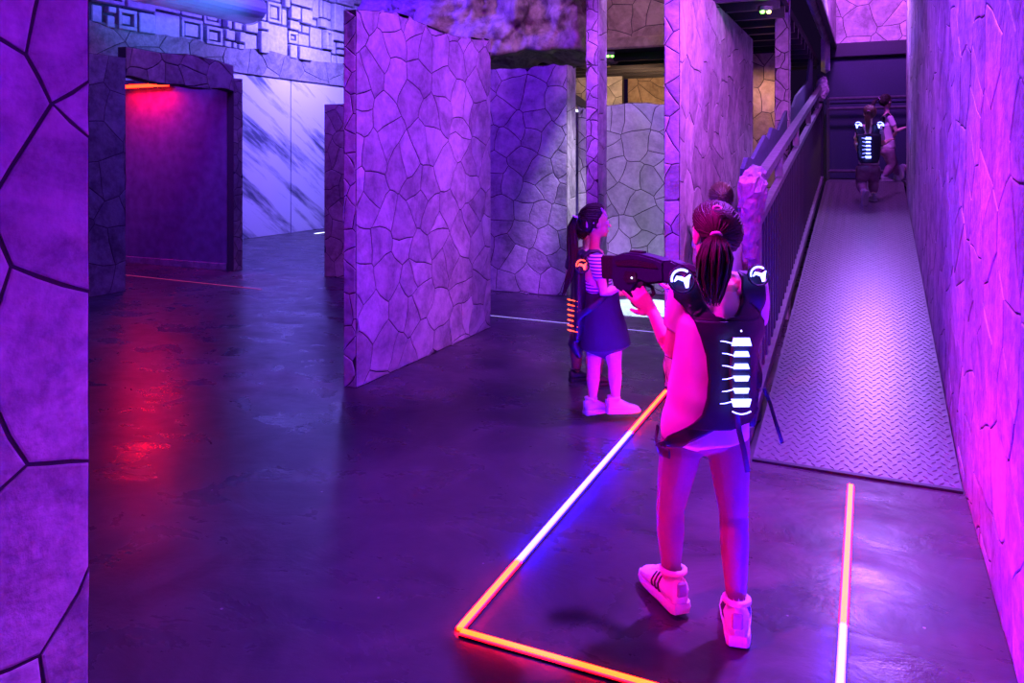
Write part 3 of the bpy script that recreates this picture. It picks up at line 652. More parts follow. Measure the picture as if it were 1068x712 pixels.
# ================================================================== PEOPLE
class Fig:
    """local frame of a figure: x to the camera's right, y away from it, z up; origin on the ground"""
    def __init__(s, px, d, zg=0.0):
        s.d = d; s.x0 = (px - 534) / F_PX * d; s.zg = zg; s.px = px
        r = ray(px, HY) * d; s.loc = V((r.x, r.y, zg))
    def __call__(s, px, py, ly=0.0):
        d = s.d + ly
        return V(((px - 534) / F_PX * d - s.x0, ly, EYE - (py - HY) / F_PX * d - s.zg))
def hand(bm, W, D, N, s, side, curl=0.9, spread=1.0, thumb=0.6):
    D = V(D).normalized(); N = V(N); N = (N - D * N.dot(D)).normalized(); T = D.cross(N) * side
    tube(bm, [W - D * 0.02 * s, W + D * 0.018 * s, W + D * 0.05 * s, W + D * 0.068 * s], [(0.017 * s, 0.014 * s), (0.026 * s, 0.013 * s), (0.034 * s, 0.011 * s), (0.033 * s, 0.009 * s)], side=T, seg=10)
    for k, ln in enumerate((0.058, 0.064, 0.06, 0.047)):
        off = (1.5 - k) * 0.0175 * s * spread; p = W + D * 0.064 * s + T * off; P = [p - D * 0.012 * s, p]; dr = D.copy()
        dr = (dr + T * (1.5 - k) * 0.05).normalized()
        for j, fr in enumerate((0.45, 0.32, 0.23)):
            cu = curl[k] if isinstance(curl, tuple) else curl; ax = N.cross(D); dr = Matrix.Rotation(-cu * (0.5 + 0.25 * j), 3, ax) @ dr
            p = p + dr * ln * fr * s; P.append(p)
        tube(bm, P, [0.0078 * s, 0.0078 * s, 0.0073 * s, 0.0066 * s, 0.0052 * s], seg=8)
    p = W + D * 0.014 * s + T * 0.02 * s; dr = (D * 0.7 + T * 0.7 + N * thumb * 0.6).normalized()
    q = p + dr * 0.034 * s; r = q + (dr + D * 0.4 + N * 0.5).normalized() * 0.026 * s
    tube(bm, [p, q, r], [0.011 * s, 0.009 * s, 0.0065 * s], seg=8)
def head_shape(bm, c, f, s):
    f = V(f).normalized(); up = V((0, 0, 1)); r = f.cross(up).normalized(); up = r.cross(f)
    ell(bm, c + up * 0.018 * s - f * 0.006 * s, r * 0.070 * s, f * 0.086 * s, up * 0.084 * s)
    ell(bm, c + f * 0.022 * s - up * 0.042 * s, r * 0.052 * s, f * 0.056 * s, up * 0.058 * s)          # jaw and cheeks
    ell(bm, c + f * 0.058 * s - up * 0.082 * s, r * 0.020 * s, f * 0.020 * s, up * 0.016 * s)          # chin
    tube(bm, [c + f * 0.074 * s + up * 0.004 * s, c + f * 0.086 * s - up * 0.018 * s, c + f * 0.097 * s - up * 0.034 * s], [0.006 * s, 0.008 * s, 0.011 * s], seg=8)
    ell(bm, c + f * 0.077 * s - up * 0.057 * s, r * 0.020 * s, f * 0.008 * s, up * 0.006 * s, 10, 6)
    ell(bm, c + f * 0.075 * s - up * 0.067 * s, r * 0.018 * s, f * 0.008 * s, up * 0.006 * s, 10, 6)
    for sg in (-1, 1):
        ell(bm, c + r * sg * 0.071 * s - f * 0.004 * s - up * 0.012 * s, r * 0.008 * s + f * -0.006 * s * 0, f * 0.017 * s, up * 0.028 * s, 10, 8)
    return f, r, up
def face_parts(par, c, f, s):
    f = V(f).normalized(); up = V((0, 0, 1)); r = f.cross(up).normalized(); up = r.cross(f)
    for sg in (-1, 1):
        bm = bmesh.new(); ell(bm, c + f * 0.066 * s + r * sg * 0.029 * s + up * 0.0 * s, r * 0.013 * s, f * 0.013 * s, up * 0.009 * s, 12, 8); e = obj('eye', bm, M['eye_white'], par, True)
        bm = bmesh.new(); ell(bm, c + f * 0.0775 * s + r * sg * 0.029 * s, r * 0.006 * s, f * 0.003 * s, up * 0.006 * s, 10, 6); obj('iris', bm, M['iris'], e, True)
        bm = bmesh.new(); tube(bm, [c + f * 0.077 * s + r * sg * 0.016 * s + up * 0.02 * s, c + f * 0.076 * s + r * sg * 0.03 * s + up * 0.025 * s, c + f * 0.068 * s + r * sg * 0.044 * s + up * 0.02 * s], [0.002 * s, 0.003 * s, 0.0015 * s], seg=6); obj('eyebrow', bm, M['hair'], par, True)
    bm = bmesh.new(); ell(bm, c + f * 0.081 * s - up * 0.062 * s, r * 0.019 * s, f * 0.0055 * s, up * 0.007 * s, 10, 6); obj('lips', bm, M['lip'], par, True)
def hair_parts(par, c, f, s, tie, tail, m, n=110, tailr=0.03, seed=1, tiem=None, tail_n=46, thin=1.0):
    f = V(f).normalized(); up = V((0, 0, 1)); r = f.cross(up).normalized(); up = r.cross(f); rnd = random.Random(seed)
    cc = c + up * 0.016 * s - f * 0.008 * s
    def surf(d, k=1.0):
        return cc + r * (d.x * 0.0755 * s * k) + f * (d.y * 0.092 * s * k) + up * (d.z * 0.090 * s * k)
    bm = bmesh.new(); ns, nr = 28, 18; rows = []
    for i in range(nr + 1):
        th = PI * i / nr
        row = []
        for k in range(ns):
            d = V((math.sin(th) * math.cos(2 * PI * k / ns), math.sin(th) * math.sin(2 * PI * k / ns), math.cos(th)))
            cut = (d.y - 0.15) * 1.6 - (d.z - 0.25) * 1.3 if d.y > 0 else -(d.z + 0.55) * 2.0
            kk = 1.0 - 0.22 * max(0, min(1, cut * 3)); row.append(bm.verts.new(surf(d, kk)))
        rows.append(row)
    for a, b in zip(rows, rows[1:]):
        for k in range(ns): bm.faces.new((a[k], b[k], b[(k + 1) % ns], a[(k + 1) % ns]))
    bmesh.ops.remove_doubles(bm, verts=bm.verts, dist=1e-5)
    h = obj('hair', bm, m, par, True)
    td = V(((tie - cc).dot(r) / 0.0755, (tie - cc).dot(f) / 0.092, (tie - cc).dot(up) / 0.09)).normalized()
    bm = bmesh.new()
    for i in range(n):
        a = 2 * PI * i / n + rnd.uniform(-.03, .03)                # hairline loop
        st = V((math.cos(a), 0, math.sin(a))); st = V((st.x, 0.62 * max(0, st.z) + (-0.25 if st.z < 0 else 0.1 * 0), st.z * (0.8 if st.z > 0 else 0.62))).normalized()
        lift = rnd.uniform(1.005, 1.055); P = []; R = []
        for k in range(7):
            t = k / 6; d = st.lerp(td, t)
            if d.length < 1e-3: d = st.copy()
            d.normalize(); P.append(surf(d, lift if k else 0.985)); R.append((0.0042 - 0.0012 * t) * s)
        tube(bm, P, R, seg=5)
    obj('hair_strands', bm, m, h, True)
    if tail:
        bm = bmesh.new()
        for i in range(tail_n):
            a = rnd.uniform(0, 2 * PI); q = math.sqrt(rnd.random()); P = []; R = []
            ln = rnd.uniform(0.82, 1.05)
            for k in range(len(tail)):
                prof = (0.35, 0.75, 1.0, 0.95, 0.7, 0.35)[min(k, 5)] if len(tail) > 4 else (0.4, 1, 0.8, 0.4)[min(k, 3)]
                b = tail[0] + (tail[k] - tail[0]) * (ln if k else 1)
                P.append(b + (r * math.cos(a) + f * math.sin(a) * 0.7) * tailr * prof * q * s + V((rnd.uniform(-1, 1), rnd.uniform(-1, 1), 0)) * 0.002 * s); R.append((0.0058, 0.0062, 0.0062, 0.005, 0.0035, 0.0012)[min(k, 5)] * s * thin)
            tube(bm, P, R, seg=6)
        obj('ponytail', bm, m, par, True)
        d = (tail[1] - tail[0]).normalized(); bm = bmesh.new()
        o1 = d.orthogonal().normalized(); o2 = d.cross(o1); tube(bm, [tail[0] + (o1 * math.cos(t * PI / 6) + o2 * math.sin(t * PI / 6)) * 0.015 * s for t in range(13)], 0.006 * s, seg=6)
        obj('hair_tie', bm, tiem or M['tie'], par, True)
    return h
def shoe(par, ankle, hd, s, m, stripes=False, pitch=0.0, sole=None):
    """sneaker: ankle = ankle centre, hd = heading angle in the local xy plane (0 = away from camera, + = to the left)"""
    Rm = Matrix.Rotation(hd, 4, 'Z') @ Matrix.Rotation(pitch, 4, 'X'); T = Matrix.Translation(V(ankle)) @ Rm
    za = -0.088 * s
    fx = [(-0.060, 0.022), (-0.050, 0.030), (-0.02, 0.033), (0.02, 0.034), (0.06, 0.039), (0.10, 0.041), (0.13, 0.036), (0.152, 0.022)]
    bm = bmesh.new(); prof = []
    out = [(x * s, y * s) for y, x in fx] + [(-x * s * 0.92, y * s) for y, x in reversed(fx)]
    a = [bm.verts.new(T @ V((x, y, za))) for x, y in out]; b = [bm.verts.new(T @ V((x * 1.07, y * 1.03, za + 0.012 * s))) for x, y in out]; c = [bm.verts.new(T @ V((x, y, za + (0.027 if y < 0.05 * s else 0.022) * s))) for x, y in out]
    n = len(out); bm.faces.new(a[::-1]); bm.faces.new(c)
    for p, q in ((a, b), (b, c)):
        for i in range(n): bm.faces.new((p[i], p[(i + 1) % n], q[(i + 1) % n], q[i]))
    bmesh.ops.recalc_face_normals(bm, faces=bm.faces); o = obj('shoe', None or bpy.data.meshes.new('shoe'), None, par)
    upb = bmesh.new()
    rings = [(-0.058, 0.020, 0.055, 0.085), (-0.045, 0.029, 0.05, 0.098), (-0.015, 0.032, 0.05, 0.092), (0.02, 0.034, 0.045, 0.088), (0.055, 0.036, 0.036, 0.070), (0.09, 0.038, 0.028, 0.052), (0.125, 0.034, 0.022, 0.042), (0.148, 0.018, 0.016, 0.030)]
    rr = []
    for (y, hw, _, top) in rings:
        rr.append([upb.verts.new(T @ V((hw * s * math.cos(2 * PI * k / 16) * (1 if math.sin(2 * PI * k / 16) < 0 else (1 - 0.25 * math.sin(2 * PI * k / 16))), y * s, za + 0.012 * s + (top - 0.012) * s * (0.5 + 0.5 * math.sin(2 * PI * k / 16))))) for k in range(16)])
    for p, q in zip(rr, rr[1:]):
        for k in range(16): upb.faces.new((p[k], p[(k + 1) % 16], q[(k + 1) % 16], q[k]))
    upb.faces.new(rr[0]); upb.faces.new(rr[-1][::-1]); bmesh.ops.recalc_face_normals(upb, faces=upb.faces)
    me = o.data; upb.to_mesh(me); upb.free(); me.materials.append(m)
    for p in me.polygons: p.use_smooth = True
    obj('sole', bm, sole or m, o)
    cb = bmesh.new(); tube(cb, [T @ V((math.cos(t * PI / 8) * 0.03 * s, -0.012 * s + math.sin(t * PI / 8) * 0.036 * s, za + (0.097 - 0.004 * math.sin(t * PI / 8)) * s)) for t in range(17)], 0.008 * s, seg=6); obj('collar', cb, m, o, True)
    hb = bmesh.new(); box(hb, -0.014 * s, 0.014 * s, -0.064 * s, -0.054 * s, za + 0.045 * s, za + 0.085 * s, T, 0.004 * s); obj('heel_tab', hb, M['patch'] if stripes else m, o)
    if stripes:
        for sg in (-1, 1):
            sb = bmesh.new()
            for k in range(3):
                yb = (0.022 + 0.017 * k) * s
                P = []
                for t in range(6):
                    u = 0.15 + 0.6 * t / 5; th = -PI / 2 + PI * u if True else 0
                    yy = yb - 0.02 * s * u; j = (yy / s - 0.02) / 0.07; hw = 0.034 + 0.004 * j; top = 0.088 - 0.036 * max(0, j)
                    snn = math.sin(th); P.append(T @ V((sg * (hw * s * math.cos(th) * (1 if snn < 0 else 1 - 0.25 * snn) + 0.001), yy, za + 0.012 * s + (top - 0.012) * s * (0.5 + 0.5 * snn))))
                tube(sb, P, 0.0032 * s, seg=5)
            obj('side_stripe', sb, M['stripe'], o)
        lb = bmesh.new()
        for k in range(4):
            yy = (0.045 + 0.016 * k) * s; zz = za + (0.078 - 0.009 * k) * s; tube(lb, [T @ V((-0.018 * s, yy, zz - 0.004 * s)), T @ V((0, yy + 0.004 * s, zz + 0.002 * s)), T @ V((0.018 * s, yy, zz - 0.004 * s))], 0.003 * s, seg=5)
        obj('laces', lb, m, o)
    return o
def patch(bm, rows, cols, proj, th):
    """thin shaped sheet: rows of (z, x_left, x_right) laid on a body through proj(x,z)->point,normal"""
    G = []
    for (z, xl, xr) in rows:
        G.append([proj(xl + (xr - xl) * k / cols, z) for k in range(cols + 1)])
    for _ in range(4):
        Y = [[p.y for p, n in g] for g in G]
        for i in range(len(G)):
            for k in range(cols + 1):
                nb = [Y[a][b] for a, b in ((i - 1, k), (i + 1, k), (i, k - 1), (i, k + 1)) if 0 <= a < len(G) and 0 <= b <= cols]
                G[i][k][0].y = 0.35 * Y[i][k] + 0.65 * sum(nb) / len(nb)
    A = [[bm.verts.new(p + n * 0.004) for p, n in g] for g in G]; B = [[bm.verts.new(p + n * (0.004 + th)) for p, n in g] for g in G]
    R, K = len(rows) - 1, cols
    for i in range(R):
        for k in range(K):
            bm.faces.new((B[i][k], B[i + 1][k], B[i + 1][k + 1], B[i][k + 1])); bm.faces.new((A[i][k], A[i][k + 1], A[i + 1][k + 1], A[i + 1][k]))
    for i in range(R):
        bm.faces.new((A[i][0], A[i + 1][0], B[i + 1][0], B[i][0])); bm.faces.new((A[i][K], B[i][K], B[i + 1][K], A[i + 1][K]))
    for k in range(K):
        bm.faces.new((A[0][k], B[0][k], B[0][k + 1], A[0][k + 1])); bm.faces.new((A[R][k], A[R][k + 1], B[R][k + 1], B[R][k]))
def lerp_rows(rows, n):
    out = []
    for i in range(len(rows) - 1):
        for k in range(n):
            t = k / n; t2 = t * t * (3 - 2 * t) if False else t
            out.append(tuple(a + (b - a) * t2 for a, b in zip(rows[i], rows[i + 1])))
    out.append(rows[-1]); return out
def projector(meshes, sgn, y_far=0.8):
    """from behind (sgn=-1) or from the front (sgn=+1) onto the union of meshes; blurred so cloth spans hollows"""
    trees = []
    for me in meshes:
        trees.append(BVHTree.FromPolygons([v.co for v in me.vertices], [tuple(p.vertices) for p in me.polygons]))
    cache = {}
    def hit(x, z):
        best = None
        for t in trees:
            loc, nrm, i, d = t.ray_cast(V((x, sgn * y_far, z)), V((0, -sgn, 0)))
            if loc is not None and (best is None or sgn * loc.y > sgn * best): best = loc.y
        return best
    def proj(x, z):
        ys = [hit(x + dx, z + dz) for dx, dz in ((0, 0), (-.012, 0), (.012, 0), (0, .012), (0, -.012), (-.024, 0), (.024, 0), (-.04, 0), (.04, 0), (0, .03), (0, -.03))]
        y0 = ys[0]; ok = [y for y in ys if y is not None]
        if not ok: return V((x, proj.last, z)), V((0, sgn, 0))
        y = sum(ok) / len(ok)
        if y0 is not None and sgn * y0 > sgn * y + 0.004: y = y0 - sgn * 0.003
        proj.last = y
        hx1, hx0, hz1, hz0 = ys[2], ys[1], ys[3], ys[4]
        gx = ((hx1 if hx1 is not None else y) - (hx0 if hx0 is not None else y)) / 0.024; gz = ((hz1 if hz1 is not None else y) - (hz0 if hz0 is not None else y)) / 0.024
        gx = max(-1.2, min(1.2, gx)); gz = max(-1.2, min(1.2, gz))
        return V((x, y, z)), V((-gx * sgn, 1.0 * sgn, -gz * sgn)).normalized() if True else None
    proj.last = sgn * 0.08
    return proj

def figure(t, J, s, look, voxel=0.006):
    """one continuous body from joints J (local metres), then clothes, hair and shoes as parts"""
    acr = V(J['acr']).normalized()                                 # unit vector across the shoulders
    bm = bmesh.new(); P, Ch, N, Hd = J['pelvis'], J['chest'], J['neck'], J['head']
    wst = P.lerp(Ch, 0.5)
    tube(bm, [P - V((0, 0, 0.05 * s)), P, wst, Ch, N - V((0, 0, 0.035 * s))], [(0.09 * s, 0.075 * s), (0.115 * s, 0.088 * s), (0.095 * s, 0.076 * s), (0.115 * s, 0.085 * s), (0.07 * s, 0.055 * s)], side=acr, seg=16)
    tube(bm, [N - V((0, 0, 0.05 * s)), N, Hd - V((0, 0, 0.03 * s))], [0.045 * s, 0.034 * s, 0.036 * s], seg=12)
    head_shape(bm, Hd, J['face'], s)
    hands = []
    for k in 'LR':
        sh, el, wr_ = J['sh' + k], J['el' + k], J['wr' + k]
        tube(bm, [N.lerp(sh, 0.35) - V((0, 0, 0.03 * s)), sh, sh.lerp(el, 0.35), el, el.lerp(wr_, 0.35), wr_], [0.046 * s, 0.042 * s, 0.036 * s, 0.029 * s, 0.029 * s, 0.019 * s], seg=12)
        dr = J.get('hd' + k); dr = V(dr) if dr is not None else (wr_ - el); nm = V(J.get('hn' + k, (0, 0, -1)))
        hand(bm, wr_, dr, nm, s, J.get('hs' + k, 1), J.get('curl' + k, 0.5))
        hp, kn, an = J['hip' + k], J['kn' + k], J['an' + k]
        tube(bm, [hp + V((0, 0, 0.03 * s)), hp - V((0, 0, 0.02 * s)), hp.lerp(kn, 0.5), kn, kn.lerp(an, 0.35), kn.lerp(an, 0.75), an, an - V((0, 0, 0.03 * s))], [0.062 * s, 0.066 * s, 0.057 * s, 0.043 * s, 0.044 * s, 0.032 * s, 0.026 * s, 0.026 * s], seg=12)
        fd = J['ft' + k]; fv = V((-math.sin(fd), math.cos(fd), 0)); pt = J.get('pt' + k, 0.0); fv = (fv * math.cos(pt) + V((0, 0, math.sin(pt)))).normalized()
        dn = V((0, 0, -1)) if not pt else (V((0, 0, -1)) + fv * V((0, 0, 1)).dot(fv)).normalized()
        tube(bm, [an + dn * 0.03 * s - fv * 0.03 * s, an + dn * 0.045 * s + fv * 0.03 * s, an + dn * 0.062 * s + fv * 0.11 * s], [0.024 * s, 0.024 * s, 0.014 * s], seg=8)
    body = obj('body', fuse(bm, voxel, 3), M['skin'], t, True)
    face_parts(body, Hd, J['face'], s)
    # top
    cb = bmesh.new(); e = look.get('loose', 1.12)
    hem = look.get('hem', 0.10)
    dz = V((0, 0, 1))
    tube(cb, [P - dz * hem * s, P - dz * 0.02 * s, wst, Ch, N - dz * 0.05 * s], [(0.128 * s * e, 0.098 * s * e), (0.128 * s * e, 0.098 * s * e), (0.116 * s * e, 0.092 * s * e), (0.122 * s * e, 0.094 * s * e), (0.075 * s, 0.058 * s)], side=acr, seg=36)
    for k in 'LR':
        sh, el = J['sh' + k], J['el' + k]; sl = look.get('sleeve', 0.62)
        tube(cb, [N.lerp(sh, 0.45) - dz * 0.035 * s, sh - dz * 0.004, sh.lerp(el, sl * 0.5), sh.lerp(el, sl)], [0.048 * s, 0.050 * s, 0.048 * s, 0.047 * s], seg=14)
    cm = fuse(cb, voxel, 12)
    nrm_ = [v.normal.copy() for v in cm.vertices]; cos_ = []
    for v, vn in zip(cm.vertices, nrm_):                           # soft cloth folds
        q = v.co.copy(); f_ = noise.noise(V((q.x * 9 + q.z * 5, q.y * 7, q.z * 6))) * 0.006 + math.sin(38 * q.z + 26 * q.x + 5 * noise.noise(q * 7)) * 0.0016
        cos_.extend(q + vn * f_ * s)
    cm.vertices.foreach_set('co', cos_); cm.update()
    top = obj('shirt', cm, look['top'], t, True)
    # bottoms
    if look.get('skirt'):
        kb = bmesh.new(); zc = look['skirt']
        tube(kb, zc[0], zc[1], side=acr, seg=24); obj('skirt', fuse(kb, voxel), M['skirt'], t, True)
    else:
        lb = bmesh.new(); e = look.get('leg', 1.08)
        tube(lb, [P + dz * 0.03 * s, P - dz * 0.06 * s], [(0.118 * s, 0.092 * s), (0.10 * s, 0.085 * s)], side=acr, seg=16)
        for k in 'LR':
            hp, kn, an = J['hip' + k], J['kn' + k], J['an' + k]
            tube(lb, [hp + dz * 0.02 * s, hp - dz * 0.02 * s, hp.lerp(kn, 0.5), kn, kn.lerp(an, 0.35), kn.lerp(an, 0.75), kn.lerp(an, look.get('cuff', 0.98))], [0.066 * s * e, 0.070 * s * e, 0.060 * s * e, 0.046 * s * e, 0.046 * s * e, 0.035 * s * e, 0.030 * s * e], seg=14)
        obj('trousers' if look.get('leg', 1) > 1.2 else 'leggings', fuse(lb, voxel), look['bottom'], t, True)
    for k in 'LR':
        an = J['an' + k]
        if look.get('sock'):
            sb = bmesh.new(); tube(sb, [J['kn' + k].lerp(an, 0.86), an, an - dz * 0.03 * s], [0.031 * s, 0.031 * s, 0.030 * s], seg=12); obj('sock', sb, look['sock'], t, True)
        shoe(t, an + V((0, 0, 0.088 * s * (look.get('big', 1.0) - 1))), J['ft' + k], s * look.get('big', 1.0), look['shoe'], look.get('stripes', False), J.get('pt' + k, 0.0))
    return body, top

def vest_lights(vest, centre, ux, uz, nrm, s, m, n=6):
    """spine of light bars on a vest back"""
    for i in range(n):
        z = (0.5 - i / (n - 1)) * 0.185 * s; wd = (0.030 if i in (0, n - 1) else 0.024) * s; hh = (0.0115 if i in (0, n - 1) else 0.0075) * s; bend = 0.006 * s * (1 if i < n / 2 else -1)
        bm = bmesh.new(); c = centre + uz * z
        pts = [(-wd, -hh), (wd, -hh), (wd * 0.8, hh), (-wd * 0.8, hh)] if i < n / 2 else [(-wd * 0.8, -hh), (wd * 0.8, -hh), (wd, hh), (-wd, hh)]
        prism(bm, pts, lambda a, b, h: c + ux * a + uz * b + nrm * h, 0.0, 0.006)
        obj('light_bar', bm, m, vest)
        bm = bmesh.new(); tube(bm, [c + ux * (-wd * 0.9) - uz * bend * 0.8 + nrm * 0.004, c + ux * (-wd - 0.02 * s) - uz * bend * (-0.2) + nrm * 0.003, c + ux * (-wd - 0.034 * s) + uz * bend * 0.4 + nrm * 0.002], [0.0016 * s, 0.0016 * s, 0.001 * s], seg=5); obj('light_line', bm, m, vest)
def shoulder_light(vest, c, ux, uy, nrm, s, m, flip=1):
    bm = bmesh.new(); R = 0.030 * s
    tube(bm, [c + ux * (flip * R * math.cos(a)) + uy * (R * math.sin(a)) + nrm * 0.006 for a in [PI * (0.30 + 0.75 * k / 10) for k in range(11)]], [0.0035 * s] * 11, seg=6); obj('light_ring', bm, m, vest, True)
    bm = bmesh.new()
    tube(bm, [c + ux * flip * x * R + uy * y * R + nrm * 0.007 for x, y in ((-0.75, -0.15), (-0.45, 0.22), (-0.1, 0.15), (0.25, 0.0), (0.6, 0.18), (0.85, 0.5))], [0.002 * s, 0.006 * s, 0.0065 * s, 0.0065 * s, 0.006 * s, 0.002 * s], seg=6); obj('light_swirl', bm, m, vest, True)
    bm = bmesh.new(); prism(bm, [(0.15, -0.1), (0.75, 0.15), (0.6, -0.75), (0.35, -0.8)], lambda a, b, h: c + ux * flip * a * R + uy * b * R + nrm * h, 0.003, 0.010); obj('light_fin', bm, m, vest)
    bm = bmesh.new(); tube(bm, [c + ux * (R * 1.25 * math.cos(k * PI / 9)) + uy * (R * 1.25 * math.sin(k * PI / 9)) for k in range(19)], 0.004 * s, seg=6); obj('pod_rim', bm, M['vest'], vest, True)

# ---------------------------------------------------------------- the big girl
G = Fig(742, 2.52)
t = thing('person', 'girl in pink leggings seen from behind, wearing a navy lit vest and raising a blaster', 'person', G.loc, YAW)
J = dict(acr=(1, 0.05, 0), pelvis=G(735, 440), chest=G(748, 338), neck=G(750, 282), head=G(746, 243, 0.02), face=(-0.28, 1, -0.05),
         shL=G(713, 300, 0.0), elL=G(701, 368, 0.05), wrL=G(681, 326, 0.145), hdL=V((-0.62, 0.18, 0.72)), hnL=V((0.15, 1, 0.0)), hsL=1, curlL=(0.1, 1.0, 1.05, 1.1),
         shR=G(787, 298, 0.0), elR=G(785, 352, 0.16), wrR=G(712, 305, 0.42), hdR=V((-0.9, 0.2, 0.25)), hnR=V((0, 0.2, 1)), hsR=1, curlR=0.6,
         hipL=G(711, 458, 0.02), knL=G(699, 530, 0.09), anL=G(700, 600, 0.09), ftL=math.radians(17),
         hipR=G(759, 458, 0.0), knR=G(765, 535, 0.0), anR=G(768, 631, -0.06), ftR=math.radians(-13))
body, top = figure(t, J, 1.0, dict(top=M['shirt'], bottom=M['leggings'], leg=1.0, loose=1.10, hem=0.045, sleeve=0.6, sock=M['sock'], shoe=M['white'], stripes=True, big=1.2), 0.0045)
hair_parts(t, J['head'], J['face'], 1.0, G(747, 246, -0.075), [G(747, 246, -0.078), G(747, 256, -0.105), G(746, 272, -0.115), G(744, 290, -0.115), G(744, 304, -0.115), G(744, 316, -0.112)], M['hair'], tailr=0.058, seed=4, tail_n=190, thin=0.62)
bm = bmesh.new(); c = G(747, 217, -0.062); tube(bm, [c + V((math.cos(k * PI / 6) * 0.011, -0.01, math.sin(k * PI / 6) * 0.006)) for k in range(13)], 0.0045, seg=6); obj('hair_tie', bm, M['tie'], t, True)
back = projector([body.data, top.data], -1); frt = projector([body.data, top.data], 1)
def gx(px): return G(px, 0, -0.1).x
def gz(py): return G(742, py, -0.1).z
def frows(lst, n=5): return lerp_rows([(G(742, y, 0.09).z, G(a, 0, 0.09).x, G(b, 0, 0.09).x) for y, a, b in lst], n)
def rows(lst, n=5): return lerp_rows([(gz(y), gx(a), gx(b)) for y, a, b in lst], n)
bm = bmesh.new()
patch(bm, rows([(287, 706, 725), (296, 700, 729), (310, 708, 735), (320, 716, 739.5), (328, 721, 744), (332, 724, 748), (334.5, 726, 757.5), (337.5, 727, 757.5)], 3), 10, back, 0.013)
patch(bm, rows([(285, 776, 797), (296, 779, 802), (310, 777.5, 802), (320, 775, 802), (328, 771, 801.5), (332, 767, 801), (334.5, 757.5, 801), (337.5, 757.5, 801)], 3), 10, back, 0.013)
patch(bm, rows([(337, 727, 801), (350, 732, 801), (370, 737, 802), (395, 739, 801), (415, 737, 796), (432, 732, 791), (441, 724, 782), (447, 716, 760)]), 18, back, 0.015)
patch(bm, rows([(447, 716, 745), (454, 706, 733), (462, 697, 720), (470, 690, 710), (475, 688, 700)]), 6, back, 0.006)
for lst in ([(287, 708, 726), (310, 712, 738), (350, 725, 760), (400, 728, 760)], [(285, 775, 795), (310, 768, 794), (350, 750, 785), (400, 750, 785)]): patch(bm, frows(lst), 6, frt, 0.012)
patch(bm, frows([(398, 702, 788), (440, 706, 783)]), 14, frt, 0.012)
bmesh.ops.recalc_face_normals(bm, faces=bm.faces); vest = obj('vest', bm, M['vest'], t, True)
vest['label'] = 'navy harness vest with glowing spine'
bm = bmesh.new(); tube(bm, [G(686, 445, 0.05), G(684, 458, 0.02), G(688, 470, -0.05), G(698, 473, -0.09)], (0.016, 0.005), side=(0, 0, 1), seg=8); obj('strap', bm, M['strap'], vest, True)
c = G(773, 388, -0.145); vest_lights(vest, c, V((1, 0.02, 0)), V((0.0, -0.02, 1)), V((0, -1, 0)), 1.0, M['vest_light'])
bm = bmesh.new(); prism(bm, [(-0.022, -0.1), (0.022, -0.1), (0.03, 0.0), (0.022, 0.1), (-0.02, 0.1), (-0.03, 0.0)], lambda a, b, h: c + V((a, -0.02 * b - h, b)), -0.03, -0.001); obj('spine_plate', bm, M['strap'], vest)
bm = bmesh.new(); tube(bm, [c + V((x, -0.004, -0.118 - 0.008 * math.cos(x * 60))) for x in (-0.028, -0.014, 0, 0.014, 0.028)], 0.002, seg=5); obj('light_line', bm, M['vest_light'], vest, True)
bm = bmesh.new(); ell(bm, c + V((-0.001, -0.004, 0.125)), (0.003, 0, 0), (0, 0.003, 0), (0, 0, 0.003), 8, 6); obj('indicator_dot', bm, M['dot'], vest, True)
shoulder_light(vest, G(711, 292, -0.085), V((1, 0.0, 0)), V((0, 0.25, 1)).normalized(), V((-0.1, -1, 0.25)).normalized(), 1.05, M['vest_light'])
shoulder_light(vest, G(791, 287, -0.085), V((1, 0.0, 0)), V((0, 0.25, 1)).normalized(), V((0.1, -1, 0.25)).normalized(), 0.85, M['vest_light'])
bm = bmesh.new(); tube(bm, [G(769, 432, -0.13), G(771, 450, -0.135), G(776, 470, -0.13), G(780, 492, -0.12)], (0.0085, 0.002), side=(1, 0, 0), seg=8); obj('strap', bm, M['strap'], vest, True)
bm = bmesh.new(); tube(bm, [G(797, 405, -0.05), G(803, 420, -0.06), G(809, 440, -0.07), G(816, 462, -0.07)], (0.006, 0.002), side=(1, 0, 0), seg=8); obj('strap', bm, M['strap'], vest, True)

# ---------------------------------------------------------------- the blaster in her hands
A3 = at_d(722, 288, 2.50); B3 = at_d(634, 278, 2.90); ax = (B3 - A3); ax.z = 0; ax.normalize(); nb = V((-ax.y, ax.x, 0))
if nb.dot(A3) > 0: nb = -nb                                        # nb points towards the camera
gun = thing('laser_blaster', 'dark purple laser tag blaster held by the girl in pink leggings', 'blaster', A3, 0)
def gp(px, py):
    r = ray(px, py); k = (A3 - V((0, 0, EYE))).dot(nb) / r.dot(nb); p = V((0, 0, EYE)) + r * k - A3
    return (p.dot(ax), p.z)
def gmap(s, z, h): return ax * s + nb * h + V((0, 0, z))
def gpiece(name, pts, h0, h1, m, parent, bev=0.004):
    bm = bmesh.new(); prism(bm, [gp(*p) for p in pts], gmap, h0, h1)
    if bev: bmesh.ops.bevel(bm, geom=list(bm.edges), offset=bev, segments=2, affect='EDGES', clamp_overlap=True)
    return obj(name, bm, m, parent)
gb = gpiece('body', [(644, 267), (657, 262.5), (672, 264), (687, 268), (698, 272), (699, 294), (682, 296), (672, 292), (664, 304), (655, 304), (646, 299), (644, 292)], -0.028, 0.028, M['blaster'], gun, 0.007)
gpiece('barrel', [(631, 266), (646, 266.5), (646, 291), (632, 290)], -0.022, 0.022, M['blaster_edge'], gun, 0.005)
